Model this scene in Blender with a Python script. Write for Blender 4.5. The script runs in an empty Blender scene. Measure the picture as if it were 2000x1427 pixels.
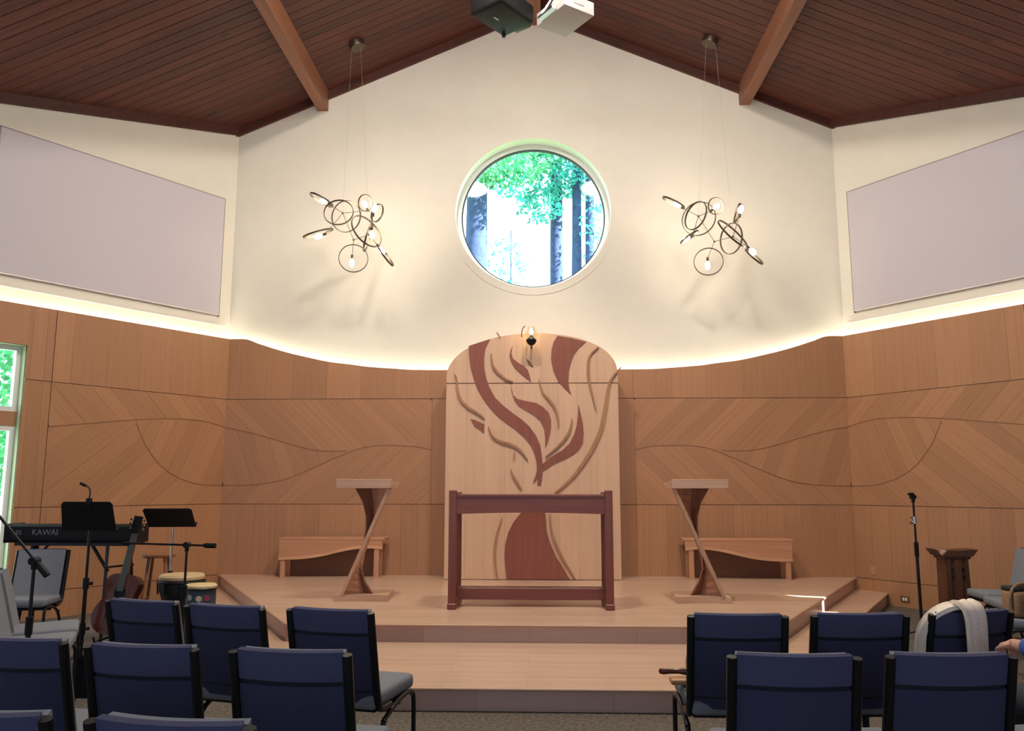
import bpy, bmesh, math, random
from mathutils import Vector, Matrix
random.seed(7)
SC = bpy.context.scene
COL = SC.collection
PI = math.pi

# ------------------------------------------------------------------ camera
CAM_LOC = Vector((0.0885, 0.0, 1.45))
PITCH, YAW, ROLL, FPX = 0.1483, 0.0336, 0.001, 1591.77
fw = Vector((-math.sin(YAW) * math.cos(PITCH), math.cos(YAW) * math.cos(PITCH), math.sin(PITCH)))
rt = Vector((math.cos(YAW), math.sin(YAW), 0)); up = rt.cross(fw)
rt, up = math.cos(ROLL) * rt + math.sin(ROLL) * up, -math.sin(ROLL) * rt + math.cos(ROLL) * up
cd = bpy.data.cameras.new('camera'); cam = bpy.data.objects.new('camera', cd); COL.objects.link(cam)
cam.matrix_world = Matrix(((rt.x, up.x, -fw.x, CAM_LOC.x), (rt.y, up.y, -fw.y, CAM_LOC.y), (rt.z, up.z, -fw.z, CAM_LOC.z), (0, 0, 0, 1)))
cd.sensor_fit = 'HORIZONTAL'; cd.sensor_width = 36.0; cd.lens = FPX * 36.0 / 2000.0; cd.clip_end = 300
SC.camera = cam

# ------------------------------------------------------------------ world, sun, large lights, exposure
wd = bpy.data.worlds.new('overcast_sky'); SC.world = wd; wd.use_nodes = True
bg = wd.node_tree.nodes['Background']; bg.inputs[0].default_value = (0.78, 0.93, 1.0, 1); bg.inputs[1].default_value = 5.5

def light(name, typ, loc, power, col, aim=None, **kw):
    ld = bpy.data.lights.new(name, typ); ld.energy = power; ld.color = col
    for k, v in kw.items(): setattr(ld, k, v)
    o = bpy.data.objects.new(name, ld); COL.objects.link(o); o.location = loc
    if aim is not None:
        o.rotation_euler = (Vector(aim) - Vector(loc)).to_track_quat('-Z', 'Y').to_euler()
    return o
SUN_DIR = Vector((-0.80, 0.28, -0.62))       # travels from the right hand window towards the platform
light('sun', 'SUN', (12, 2, 9), 45.0, (1.0, 0.97, 0.92), aim=Vector((12, 2, 9)) + SUN_DIR, angle=0.009)
WARM = (1.0, 0.92, 0.82); COOL = (0.50, 0.68, 1.0)
# cool area lights added for daylight from unseen windows, which are not built
light('rear_daylight_fill', 'AREA', (0, -3.7, 2.2), 150, COOL, aim=(0, 6, 2.2), shape='RECTANGLE', size=7.0, size_y=2.4)
light('side_daylight_fill', 'AREA', (-8.2, 1.6, 2.0), 60, COOL, aim=(0, 4.5, 1.6), shape='RECTANGLE', size=4.0, size_y=2.6)
# added fill lights under the ceiling, out of view, without fixtures
for lx in (-2.6, 2.6):
    light('ceiling_fill', 'AREA', (lx * 0.5, 6.2, 7.7), 225, WARM, aim=(lx * 0.5, 7.4, 0.3), shape='DISK', size=0.6)
    light('ceiling_fill', 'AREA', (lx, 2.2, 6.9), 16, WARM, aim=(lx, 2.4, 0), shape='DISK', size=0.7)
    light('upper_wall_fill', 'AREA', (lx * 0.7, 4.2, 6.2), 44, WARM, aim=(lx * 0.2, 11.0, 8.6), shape='DISK', size=0.5)  # added fill that brightens the upper back wall
SC.view_settings.view_transform = 'Standard'; SC.view_settings.look = 'None'
SC.view_settings.gamma = 1.0; SC.view_settings.use_curve_mapping = False
SC.view_settings.exposure = 0.0

# ------------------------------------------------------------------ materials
def lin(c):
    return tuple((x / 255 / 12.92 if x / 255 <= 0.04045 else ((x / 255 + 0.055) / 1.055) ** 2.4) for x in c) + (1.0,)
MATS = {}
def newmat(name):
    m = bpy.data.materials.new(name); m.use_nodes = True
    nt = m.node_tree; b = nt.nodes['Principled BSDF']
    return m, nt, b
def plain(name, rgb, rough=0.5, metal=0.0, noise=0.0, nscale=40.0, bump=0.0, spec=None):
    if name in MATS: return MATS[name]
    m, nt, b = newmat(name); c = lin(rgb)
    b.inputs['Roughness'].default_value = rough; b.inputs['Metallic'].default_value = metal
    if spec is not None: b.inputs['Specular IOR Level'].default_value = spec
    tc = nt.nodes.new('ShaderNodeTexCoord'); nz = nt.nodes.new('ShaderNodeTexNoise')
    nz.inputs['Scale'].default_value = nscale; nz.inputs['Detail'].default_value = 4
    nt.links.new(tc.outputs['Object'], nz.inputs['Vector'])
    rp = nt.nodes.new('ShaderNodeValToRGB')
    rp.color_ramp.elements[0].position = 0.3; rp.color_ramp.elements[1].position = 0.7
    rp.color_ramp.elements[0].color = tuple(x * (1 - noise) for x in c[:3]) + (1,)
    rp.color_ramp.elements[1].color = tuple(min(1, x * (1 + noise)) for x in c[:3]) + (1,)
    nt.links.new(nz.outputs['Fac'], rp.inputs['Fac']); nt.links.new(rp.outputs['Color'], b.inputs['Base Color'])
    if bump:
        bp = nt.nodes.new('ShaderNodeBump'); bp.inputs['Strength'].default_value = bump; bp.inputs['Distance'].default_value = 0.004
        nt.links.new(nz.outputs['Fac'], bp.inputs['Height']); nt.links.new(bp.outputs['Normal'], b.inputs['Normal'])
    MATS[name] = m; return m
def wood(name, dark, lightc, axis='Y', rough=0.42, across=26.0, along=1.1, rnd=0.14, knots=False, bump=0.05):
    """grain runs along one local axis; every object gets its own tone"""
    key = name + axis
    if key in MATS: return MATS[key]
    m, nt, b = newmat(key); N = nt.nodes.new; K = nt.links.new
    tc = N('ShaderNodeTexCoord'); mp = N('ShaderNodeMapping'); oi = N('ShaderNodeObjectInfo')
    s = {'X': (along, across, across), 'Y': (across, along, across), 'Z': (across, across, along)}[axis]
    mp.inputs['Scale'].default_value = s
    sh = N('ShaderNodeMath'); sh.operation = 'MULTIPLY'; sh.inputs[1].default_value = 37.0; K(oi.outputs['Random'], sh.inputs[0])
    ad = N('ShaderNodeVectorMath'); ad.operation = 'ADD'; K(tc.outputs['Object'], mp.inputs['Vector'])
    K(mp.outputs['Vector'], ad.inputs[0]); K(sh.outputs[0], ad.inputs[1])
    nz = N('ShaderNodeTexNoise'); nz.inputs['Scale'].default_value = 1.0; nz.inputs['Detail'].default_value = 6; nz.inputs['Roughness'].default_value = 0.62
    K(ad.outputs[0], nz.inputs['Vector'])
    rp = N('ShaderNodeValToRGB'); rp.color_ramp.elements[0].position = 0.28; rp.color_ramp.elements[1].position = 0.74
    rp.color_ramp.elements[0].color = lin(dark); rp.color_ramp.elements[1].color = lin(lightc)
    K(nz.outputs['Fac'], rp.inputs['Fac']); col = rp.outputs['Color']
    mr = N('ShaderNodeMapRange'); mr.inputs['To Min'].default_value = 1 - rnd; mr.inputs['To Max'].default_value = 1 + rnd
    K(oi.outputs['Random'], mr.inputs['Value'])
    mu = N('ShaderNodeVectorMath'); mu.operation = 'SCALE'; K(col, mu.inputs[0]); K(mr.outputs[0], mu.inputs['Scale']); col = mu.outputs[0]
    if knots:
        mp2 = N('ShaderNodeMapping'); k = 1.6
        mp2.inputs['Scale'].default_value = {'X': (k, 5, 5), 'Y': (5, k, 5), 'Z': (5, 5, k)}[axis]
        ad2 = N('ShaderNodeVectorMath'); ad2.operation = 'ADD'; K(tc.outputs['Object'], mp2.inputs['Vector']); K(mp2.outputs['Vector'], ad2.inputs[0]); K(sh.outputs[0], ad2.inputs[1])
        vo = N('ShaderNodeTexVoronoi'); vo.inputs['Scale'].default_value = 1.0; K(ad2.outputs[0], vo.inputs['Vector'])
        kr = N('ShaderNodeValToRGB'); kr.color_ramp.elements[0].position = 0.05; kr.color_ramp.elements[1].position = 0.16
        kr.color_ramp.elements[0].color = (0.25, 0.2, 0.18, 1); kr.color_ramp.elements[1].color = (1, 1, 1, 1)
        K(vo.outputs['Distance'], kr.inputs['Fac'])
        mk = N('ShaderNodeVectorMath'); mk.operation = 'MULTIPLY'; K(col, mk.inputs[0]); K(kr.outputs['Color'], mk.inputs[1]); col = mk.outputs[0]
    K(col, b.inputs['Base Color']); b.inputs['Roughness'].default_value = rough
    if bump:
        bp = N('ShaderNodeBump'); bp.inputs['Strength'].default_value = bump; bp.inputs['Distance'].default_value = 0.002
        K(nz.outputs['Fac'], bp.inputs['Height']); K(bp.outputs['Normal'], b.inputs['Normal'])
    MATS[key] = m; return m
def boards(name, c1, c2, gap, rough, bw, bh, axis='XY'):
    """narrow strip flooring, too fine to pick apart"""
    if name in MATS: return MATS[name]
    m, nt, b = newmat(name); N = nt.nodes.new; K = nt.links.new
    tc = N('ShaderNodeTexCoord'); vec = tc.outputs['Object']
    if axis == 'XZ':
        sp = N('ShaderNodeSeparateXYZ'); cb = N('ShaderNodeCombineXYZ'); K(vec, sp.inputs[0]); K(sp.outputs['X'], cb.inputs['X']); K(sp.outputs['Z'], cb.inputs['Y']); vec = cb.outputs[0]
    br = N('ShaderNodeTexBrick'); br.inputs['Scale'].default_value = 1.0; br.inputs['Brick Width'].default_value = bw; br.inputs['Row Height'].default_value = bh
    br.inputs['Mortar Size'].default_value = 0.0012; br.inputs['Bias'].default_value = 0.0; br.offset = 0.37
    br.inputs['Color1'].default_value = lin(c1); br.inputs['Color2'].default_value = lin(c2); br.inputs['Mortar'].default_value = lin(gap)
    K(vec, br.inputs['Vector'])
    mp = N('ShaderNodeMapping'); mp.inputs['Scale'].default_value = (1.6, 34, 34); K(vec, mp.inputs['Vector'])
    nz = N('ShaderNodeTexNoise'); nz.inputs['Scale'].default_value = 1.0; nz.inputs['Detail'].default_value = 5; K(mp.outputs[0], nz.inputs['Vector'])
    mr = N('ShaderNodeMapRange'); mr.inputs['To Min'].default_value = 0.86; mr.inputs['To Max'].default_value = 1.12; K(nz.outputs['Fac'], mr.inputs['Value'])
    mu = N('ShaderNodeVectorMath'); mu.operation = 'SCALE'; K(br.outputs['Color'], mu.inputs[0]); K(mr.outputs[0], mu.inputs['Scale'])
    K(mu.outputs[0], b.inputs['Base Color']); b.inputs['Roughness'].default_value = rough
    MATS[name] = m; return m
def emit(name, rgb, strength):
    if name in MATS: return MATS[name]
    m, nt, b = newmat(name); b.inputs['Base Color'].default_value = (0.8, 0.8, 0.8, 1)
    b.inputs['Emission Color'].default_value = tuple(rgb) + (1,); b.inputs['Emission Strength'].default_value = strength
    MATS[name] = m; return m
def glass(name, tint=(0.96, 0.99, 1.0), refl=0.05):
    if name in MATS: return MATS[name]
    m = bpy.data.materials.new(name); m.use_nodes = True; nt = m.node_tree; nt.nodes.clear(); N = nt.nodes.new
    o = N('ShaderNodeOutputMaterial'); t = N('ShaderNodeBsdfTransparent'); t.inputs[0].default_value = tint + (1,)
    g = N('ShaderNodeBsdfGlossy'); g.inputs['Roughness'].default_value = 0.02; mx = N('ShaderNodeMixShader'); mx.inputs[0].default_value = refl
    nt.links.new(t.outputs[0], mx.inputs[1]); nt.links.new(g.outputs[0], mx.inputs[2]); nt.links.new(mx.outputs[0], o.inputs[0])
    MATS[name] = m; return m
def leafmat(name, rgb, trans=0.5):
    m, nt, b = newmat(name); N = nt.nodes.new; K = nt.links.new
    tc = N('ShaderNodeTexCoord'); nz = N('ShaderNodeTexNoise'); nz.inputs['Scale'].default_value = 1.3; K(tc.outputs['Object'], nz.inputs['Vector'])
    c = lin(rgb); rp = N('ShaderNodeValToRGB'); rp.color_ramp.elements[0].position = 0.35; rp.color_ramp.elements[1].position = 0.65
    rp.color_ramp.elements[0].color = tuple(x * 0.6 for x in c[:3]) + (1,); rp.color_ramp.elements[1].color = tuple(min(1, x * 1.4) for x in c[:3]) + (1,)
    K(nz.outputs['Fac'], rp.inputs['Fac']); K(rp.outputs['Color'], b.inputs['Base Color']); b.inputs['Roughness'].default_value = 0.6
    tr = N('ShaderNodeBsdfTranslucent'); K(rp.outputs['Color'], tr.inputs[0]); mx = N('ShaderNodeMixShader'); mx.inputs[0].default_value = trans
    K(b.outputs[0], mx.inputs[1]); K(tr.outputs[0], mx.inputs[2]); K(mx.outputs[0], nt.nodes['Material Output'].inputs[0])
    return m

M_WHITE = plain('cream_plaster', (232, 224, 208), 0.75, noise=0.015, nscale=5, bump=0.03)
M_TRIMW = plain('white_paint', (236, 234, 228), 0.45, noise=0.01)
M_FABRICPANEL = plain('lavender_grey_fabric', (205, 196, 200), 0.9, noise=0.03, nscale=160, bump=0.1)
FIR = ((168, 120, 84), (182, 132, 95))
def fir(axis='Y'): return wood('fir_veneer', FIR[0], FIR[1], axis, 0.45, 38, 0.9, 0.085)
M_DARKGAP = plain('dark_joint', (96, 62, 42), 0.8, noise=0.1)
M_GROOVE = plain('brown_inlay', (124, 82, 54), 0.6, noise=0.1)
def cedar(axis='X'): return wood('red_cedar', (62, 22, 13), (94, 41, 26), axis, 0.6, 22, 1.0, 0.22, knots=True)
def beamwood(axis='Y'): return wood('beam_fir', (118, 72, 50), (138, 88, 62), axis, 0.5, 18, 0.8, 0.05)
def corn(axis='X'): return wood('dark_cornice', (64, 27, 18), (88, 42, 29), axis, 0.6, 20, 1, 0.05)
M_MAPLE = boards('maple_strip_floor', (208, 174, 148), (194, 158, 130), (150, 114, 90), 0.30, 1.5, 0.057)
M_RISER = boards('maple_riser', (196, 168, 156), (182, 150, 138), (140, 112, 102), 0.35, 0.9, 0.15, 'XZ')
def maple(axis='X'): return wood('pale_maple', (186, 146, 120), (206, 168, 140), axis, 0.38, 24, 1.0, 0.06)
def mapleb(axis='Y'): return wood('board_maple', (206, 164, 132), (220, 180, 148), axis, 0.45, 12, 0.5, 0.04)
def cherry(axis='X'): return wood('dark_cherry', (112, 56, 42), (132, 72, 54), axis, 0.4, 22, 1.0, 0.08)
def flame(axis='Y'): return wood('flame_cherry', (132, 72, 54), (150, 86, 66), axis, 0.45, 22, 1.0, 0.08)
def benchw(axis='X'): return wood('bench_fir', (182, 128, 94), (206, 152, 116), axis, 0.4, 24, 1.0, 0.05)
M_NAVY = plain('navy_fabric', (60, 60, 82), 0.95, noise=0.12, nscale=220, bump=0.15, spec=0.15)
M_NAVY2 = plain('navy_fabric_band', (74, 74, 98), 0.95, noise=0.10, nscale=220, bump=0.15, spec=0.15)
M_GREYFAB = plain('blue_grey_fabric', (126, 128, 134), 0.95, noise=0.10, nscale=200, bump=0.15, spec=0.15)
M_PIPE = plain('black_piping', (20, 20, 28), 0.8)
M_BLACK = plain('black_metal', (20, 20, 22), 0.35, metal=0.3)
M_BLACKP = plain('black_plastic', (16, 16, 17), 0.55, spec=0.25)
M_CHROME = plain('chrome', (205, 205, 205), 0.2, metal=1.0)
M_BRONZE = plain('dark_bronze', (96, 84, 70), 0.4, metal=0.85)
M_WIRE = plain('pale_wire', (190, 180, 165), 0.5, metal=0.2)
M_GREYPL = plain('grey_plastic', (176, 168, 164), 0.5)
M_WHITEPL = plain('white_plastic', (240, 240, 238), 0.4)
M_BULB = emit('warm_bulb', (1.0, 0.88, 0.70), 70.0)
M_LED = emit('cove_led', (1.0, 0.95, 0.74), 28.0)
M_FLAME = emit('oil_flame', (1.0, 0.85, 0.5), 40.0)
M_GLASS = glass('window_glass')

def carpet_mat():
    m, nt, b = newmat('loop_carpet'); N = nt.nodes.new; K = nt.links.new
    tc = N('ShaderNodeTexCoord'); a = N('ShaderNodeTexNoise'); a.inputs['Scale'].default_value = 38; a.inputs['Detail'].default_value = 6; a.inputs['Roughness'].default_value = 0.7
    K(tc.outputs['Object'], a.inputs['Vector'])
    rp = N('ShaderNodeValToRGB'); rp.color_ramp.elements[0].position = 0.36; rp.color_ramp.elements[1].position = 0.66
    rp.color_ramp.elements[0].color = lin((66, 58, 50)); rp.color_ramp.elements[1].color = lin((122, 110, 96))
    K(a.outputs['Fac'], rp.inputs['Fac']); K(rp.outputs['Color'], b.inputs['Base Color']); b.inputs['Roughness'].default_value = 1.0
    bp = N('ShaderNodeBump'); bp.inputs['Strength'].default_value = 0.6; bp.inputs['Distance'].default_value = 0.01; K(a.outputs['Fac'], bp.inputs['Height']); K(bp.outputs['Normal'], b.inputs['Normal'])
    return m
M_CARPET = carpet_mat()

# ------------------------------------------------------------------ mesh helpers
class MB:
    def __init__(s): s.bm = bmesh.new()
    def box(s, a, b, M=None, bevel=0.0, seg=2):
        t = bmesh.new(); bmesh.ops.create_cube(t, size=1.0)
        for v in t.verts:
            v.co = Vector([a[i] + (v.co[i] + 0.5) * (b[i] - a[i]) for i in range(3)])
        if bevel: bmesh.ops.bevel(t, geom=t.edges[:], offset=bevel, segments=seg, affect='EDGES', profile=0.5)
        return s.add(t, M)
    def add(s, t, M=None):
        if M is not None: bmesh.ops.transform(t, matrix=M, verts=t.verts[:])
        me = bpy.data.meshes.new('tmp'); t.to_mesh(me); t.free(); s.bm.from_mesh(me); bpy.data.meshes.remove(me); return s
    def bar(s, p, q, w, h=None, upv=(0, 0, 1), bevel=0.0):
        p, q = Vector(p), Vector(q); d = q - p; L = d.length; h = w if h is None else h
        z = d.normalized(); x = Vector(upv).cross(z)
        if x.length < 1e-4: x = Vector((1, 0, 0)).cross(z)
        x.normalize(); y = z.cross(x)
        M = Matrix.Translation(p) @ Matrix((x, y, z)).transposed().to_4x4()
        return s.box((-w / 2, -h / 2, 0), (w / 2, h / 2, L), M, bevel)
    def tube(s, pts, r, n=10, cap=True, closed=False, flat=1.0):
        pts = [Vector(p) for p in pts]; m = len(pts); rs = r if isinstance(r, (list, tuple)) else [r] * m
        rings = []; ref = None
        for i in range(m):
            if closed: d = pts[(i + 1) % m] - pts[i - 1]
            else: d = pts[min(i + 1, m - 1)] - pts[max(i - 1, 0)]
            d.normalize()
            if ref is None:
                ref = Vector((0, 0, 1)) if abs(d.z) < 0.9 else Vector((1, 0, 0))
            x = (ref - d * ref.dot(d)).normalized(); y = d.cross(x); ref = x
            rings.append([s.bm.verts.new(pts[i] + (x * math.cos(2 * PI * k / n) + y * math.sin(2 * PI * k / n) * flat) * rs[i]) for k in range(n)])
        for i in range(m if closed else m - 1):
            a, b = rings[i], rings[(i + 1) % m]
            for k in range(n): s.bm.faces.new((a[k], a[(k + 1) % n], b[(k + 1) % n], b[k]))
        if cap and not closed:
            s.bm.faces.new(rings[0][::-1]); s.bm.faces.new(rings[-1])
        return s
    def cyl(s, p, q, r, n=20): return s.tube([p, q], r, n)
    def lathe(s, prof, n=28, c=(0, 0, 0), M=None):
        t = bmesh.new(); rings = []
        for (r, z) in prof:
            rings.append([t.verts.new((c[0] + max(r, 1e-4) * math.cos(2 * PI * k / n), c[1] + max(r, 1e-4) * math.sin(2 * PI * k / n), c[2] + z)) for k in range(n)])
        for a, b in zip(rings, rings[1:]):
            for k in range(n): t.faces.new((a[k], a[(k + 1) % n], b[(k + 1) % n], b[k]))
        t.faces.new(rings[0][::-1]); t.faces.new(rings[-1])
        return s.add(t, M)
    def prism(s, poly, h0, h1, M=None, bevel=0.0):
        """polygon in local xy, extruded along local z"""
        t = bmesh.new(); a = [t.verts.new((x, y, h0)) for x, y in poly]; b = [t.verts.new((x, y, h1)) for x, y in poly]; n = len(poly)
        t.faces.new(a[::-1]); top = t.faces.new(b)
        for i in range(n): t.faces.new((a[i], a[(i + 1) % n], b[(i + 1) % n], b[i]))
        bmesh.ops.recalc_face_normals(t, faces=t.faces[:])
        return s.add(t, M)
    def ellipsoid(s, c, r, u=16, v=10):
        t = bmesh.new(); bmesh.ops.create_uvsphere(t, u_segments=u, v_segments=v, radius=1.0)
        for w in t.verts: w.co = Vector((c[0] + w.co.x * r[0], c[1] + w.co.y * r[1], c[2] + w.co.z * r[2]))
        return s.add(t)
    def grid(s, rows, thick=None):
        """sheet through rows of points; thick gives it depth along its normal"""
        t = bmesh.new(); vs = [[t.verts.new(p) for p in r] for r in rows]
        for i in range(len(vs) - 1):
            for j in range(len(vs[0]) - 1): t.faces.new((vs[i][j], vs[i][j + 1], vs[i + 1][j + 1], vs[i + 1][j]))
        if thick:
            t.normal_update(); bmesh.ops.solidify(t, geom=t.faces[:], thickness=thick)
        bmesh.ops.recalc_face_normals(t, faces=t.faces[:])
        return s.add(t)
    def build(s, name, mat, parent=None, smooth=None, matrix=None):
        bmesh.ops.remove_doubles(s.bm, verts=s.bm.verts[:], dist=1e-6)
        me = bpy.data.meshes.new(name); s.bm.normal_update(); s.bm.to_mesh(me); s.bm.free()
        me.materials.append(mat)
        if smooth is not None:
            me.polygons.foreach_set('use_smooth', [True] * len(me.polygons)); me.set_sharp_from_angle(angle=math.radians(smooth))
        o = bpy.data.objects.new(name, me); COL.objects.link(o)
        if matrix is not None: o.matrix_basis = matrix
        if parent is not None: o.parent = parent
        return o
def tag(o, label=None, cat=None, group=None, kind=None):
    for k, v in (('label', label), ('category', cat), ('group', group), ('kind', kind)):
        if v: o[k] = v
    return o
def thing(name, label, cat, loc=(0, 0, 0), rz=0.0, group=None, kind=None):
    o = bpy.data.objects.new(name, None); COL.objects.link(o); o.location = loc; o.rotation_euler = (0, 0, rz); o.empty_display_size = 0.1
    return tag(o, label, cat, group, kind)
def copy_tree(o, parent=None):
    c = o.copy(); COL.objects.link(c); c.parent = parent
    for ch in list(o.children): copy_tree(ch, c)
    return c
def frame(o, x, y, z): return Matrix.Translation(Vector(o)) @ Matrix((Vector(x), Vector(y), Vector(z))).transposed().to_4x4()
def arc(c, r, a0, a1, n=10): return [(c[0] + r * math.cos(a0 + (a1 - a0) * i / n), c[1] + r * math.sin(a0 + (a1 - a0) * i / n)) for i in range(n + 1)]
def smooth_path(pts, k=4):
    """Catmull-Rom through the points"""
    P = [Vector(p) for p in pts]; out = []
    for i in range(len(P) - 1):
        a, b, c, d = P[max(i - 1, 0)], P[i], P[i + 1], P[min(i + 2, len(P) - 1)]
        for j in range(k):
            t = j / k; out.append(0.5 * ((2 * b) + (c - a) * t + (2 * a - 5 * b + 4 * c - d) * t * t + (3 * b - a - 3 * c + d) * t ** 3))
    out.append(P[-1]); return out

# ------------------------------------------------------------------ dimensions of the room (metres)
D, W, ANG = 10.988, 4.1986, 0.5943          # front face of the timber lining on the back wall, half width, splay of the side walls
SA, CA = math.sin(ANG), math.cos(ANG)
RIDGE, SLOPE = 8.418, 0.4275
GAP = 0.11                                   # plaster stands behind the timber lining
def ceil_z(x): return RIDGE - SLOPE * abs(x)
ZA, ZB, ZL, ZTOP = 2.64, 1.225, 0.30, 3.478
T_END = 8.0                                  # length of the splayed side walls
def side_pt(s, t, z, off=0.0):               # off > 0 = into the room
    return Vector((s * (W + t * SA - off * CA), D - t * CA - off * SA, z))
def struct(name, mb, mat, parent=None, smooth=None, label=None):
    o = mb.build(name, mat, parent, smooth)
    if parent is None: tag(o, label, kind='structure')
    return o
def floor_poly(off):
    pts = [side_pt(-1, 0, 0, -off), side_pt(-1, T_END, 0, -off)]
    xe = pts[1].x
    return [(pts[0].x, D + GAP + 0.3), (pts[0].x, pts[0].y), (xe, pts[1].y), (xe, -4.2), (-xe, -4.2), (-xe, pts[1].y), (-pts[0].x, pts[0].y), (-pts[0].x, D + GAP + 0.3)]
mb = MB(); mb.prism(floor_poly(0.25), -0.12, 0.0); struct('floor', mb, M_CARPET, label='brown grey loop carpet floor')

# ------------------------------------------------------------------ back wall with the round opening
WC, WZ, WR = 0.01, 5.30, 1.105
yb = D + GAP
def gable_hit(a):
    """distance from the window centre to the outline of the gable wall"""
    dx, dz = math.cos(a), math.sin(a); best = 1e9
    xw = W + 0.25
    for (nx, nz, c) in ((1, 0, xw), (-1, 0, xw), (0, -1, 0.15), (SLOPE, 1, RIDGE + 0.15), (-SLOPE, 1, RIDGE + 0.15)):
        den = nx * dx + nz * dz
        if den > 1e-6: best = min(best, (c - (nx * WC + nz * WZ)) / den)
    return best
angs = [2 * PI * i / 96 for i in range(96)]
for cx, cz in ((W + .25, -.15), (-W - .25, -.15), (W + .25, RIDGE + .15 - SLOPE * (W + .25)), (-W - .25, RIDGE + .15 - SLOPE * (W + .25)), (0, RIDGE + .15)):
    angs.append(math.atan2(cz - WZ, cx - WC) % (2 * PI))
angs.sort()
mb = MB(); n = len(angs)
inn = [mb.bm.verts.new((WC + WR * math.cos(a), yb, WZ + WR * math.sin(a))) for a in angs]
out = [mb.bm.verts.new((WC + gable_hit(a) * math.cos(a), yb, WZ + gable_hit(a) * math.sin(a))) for a in angs]
for i in range(n): mb.bm.faces.new((inn[i], inn[(i + 1) % n], out[(i + 1) % n], out[i]))
WALL_BACK = struct('wall_back', mb, M_WHITE, label='cream plaster gable wall with a round window')

def ring_mb(r0, r1, y0, y1, c=(WC, WZ), n=96):
    m = MB(); vs = []
    for i in range(n):
        a = 2 * PI * i / n; ca, sa = math.cos(a), math.sin(a)
        vs.append([m.bm.verts.new((c[0] + r * ca, y, c[1] + r * sa)) for r, y in ((r0, y0), (r1, y0), (r1, y1), (r0, y1))])
    for i in range(n):
        a, b = vs[i], vs[(i + 1) % n]
        for k in range(4): m.bm.faces.new((a[k], a[(k + 1) % 4], b[(k + 1) % 4], b[k]))
    bmesh.ops.recalc_face_normals(m.bm, faces=m.bm.faces[:]); return m
win = tag(bpy.data.objects.new('window_1', None), 'round window looking out on trees', kind='structure'); COL.objects.link(win)
ring_mb(1.10, 1.20, yb - 0.014, yb + 0.004).build('casing', M_WHITE, win, 40)
ring_mb(WR - 0.002, WR + 0.03, yb - 0.004, yb + 0.36).build('reveal', M_TRIMW, win, 40)
ring_mb(1.035, WR + 0.01, yb + 0.22, yb + 0.30).build('window_frame', M_TRIMW, win, 40)
ring_mb(1.018, 1.036, yb + 0.235, yb + 0.29).build('gasket', plain('dark_gasket', (52, 60, 70), 0.6), win, 40)
mb = MB(); mb.lathe([(1.03, 0), (1.03, 0.008)], 96, M=frame((WC, yb + 0.265, WZ), (1, 0, 0), (0, 0, 1), (0, -1, 0))); mb.build('pane', M_GLASS, win)

# ------------------------------------------------------------------ side walls, rear walls
def side_wall(s, name, label, holes):
    """plaster plane with rectangular holes (t0, t1, z0, z1); top follows the ceiling"""
    ts = sorted({-0.35, T_END} | {h[0] for h in holes} | {h[1] for h in holes}); m = MB()
    def quad(t0, t1, z0, z1a, z1b):
        vs = [m.bm.verts.new(side_pt(s, t, z, -GAP)) for t, z in ((t0, z0), (t1, z0), (t1, z1b), (t0, z1a))]; m.bm.faces.new(vs if s > 0 else vs[::-1])
    for t0, t1 in zip(ts, ts[1:]):
        cz = [ceil_z(side_pt(s, t, 0, -GAP).x) + 0.12 for t in (t0, t1)]; z = -0.15
        for h in sorted(holes, key=lambda h: h[2]):
            if h[0] <= t0 and h[1] >= t1: quad(t0, t1, z, h[2], h[2]); z = h[3]
        quad(t0, t1, z, cz[0], cz[1])
    return struct(name, m, M_WHITE, label=label)
LWIN = (2.60, 3.75, 0.42, 3.02)
RWIN = (3.36, 4.62, 0.42, 3.40)
WALL_L = side_wall(-1, 'wall_left', 'cream plaster splayed wall with fabric panel and timber lining', [LWIN])
WALL_R = side_wall(1, 'wall_right', 'cream plaster splayed wall opposite the tall window', [RWIN])
XE = side_pt(1, T_END, 0, -GAP).x; YE = side_pt(1, T_END, 0, -GAP).y
for s, nm in ((-1, 'wall_left_rear'), (1, 'wall_right_rear')):
    mb = MB(); mb.box((s * XE - 0.1, -4.2, -0.1), (s * XE + 0.1, YE + 0.1, ceil_z(XE) + 0.15)); struct(nm, mb, M_WHITE)
mb = MB(); mb.prism([(-XE, -0.1), (XE, -0.1), (XE, ceil_z(XE) + .1), (0, RIDGE + .1), (-XE, ceil_z(XE) + .1)], 0, 0.15, frame((0, -4.05, 0), (1, 0, 0), (0, 0, 1), (0, -1, 0))); struct('wall_rear', mb, M_WHITE)

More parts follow.
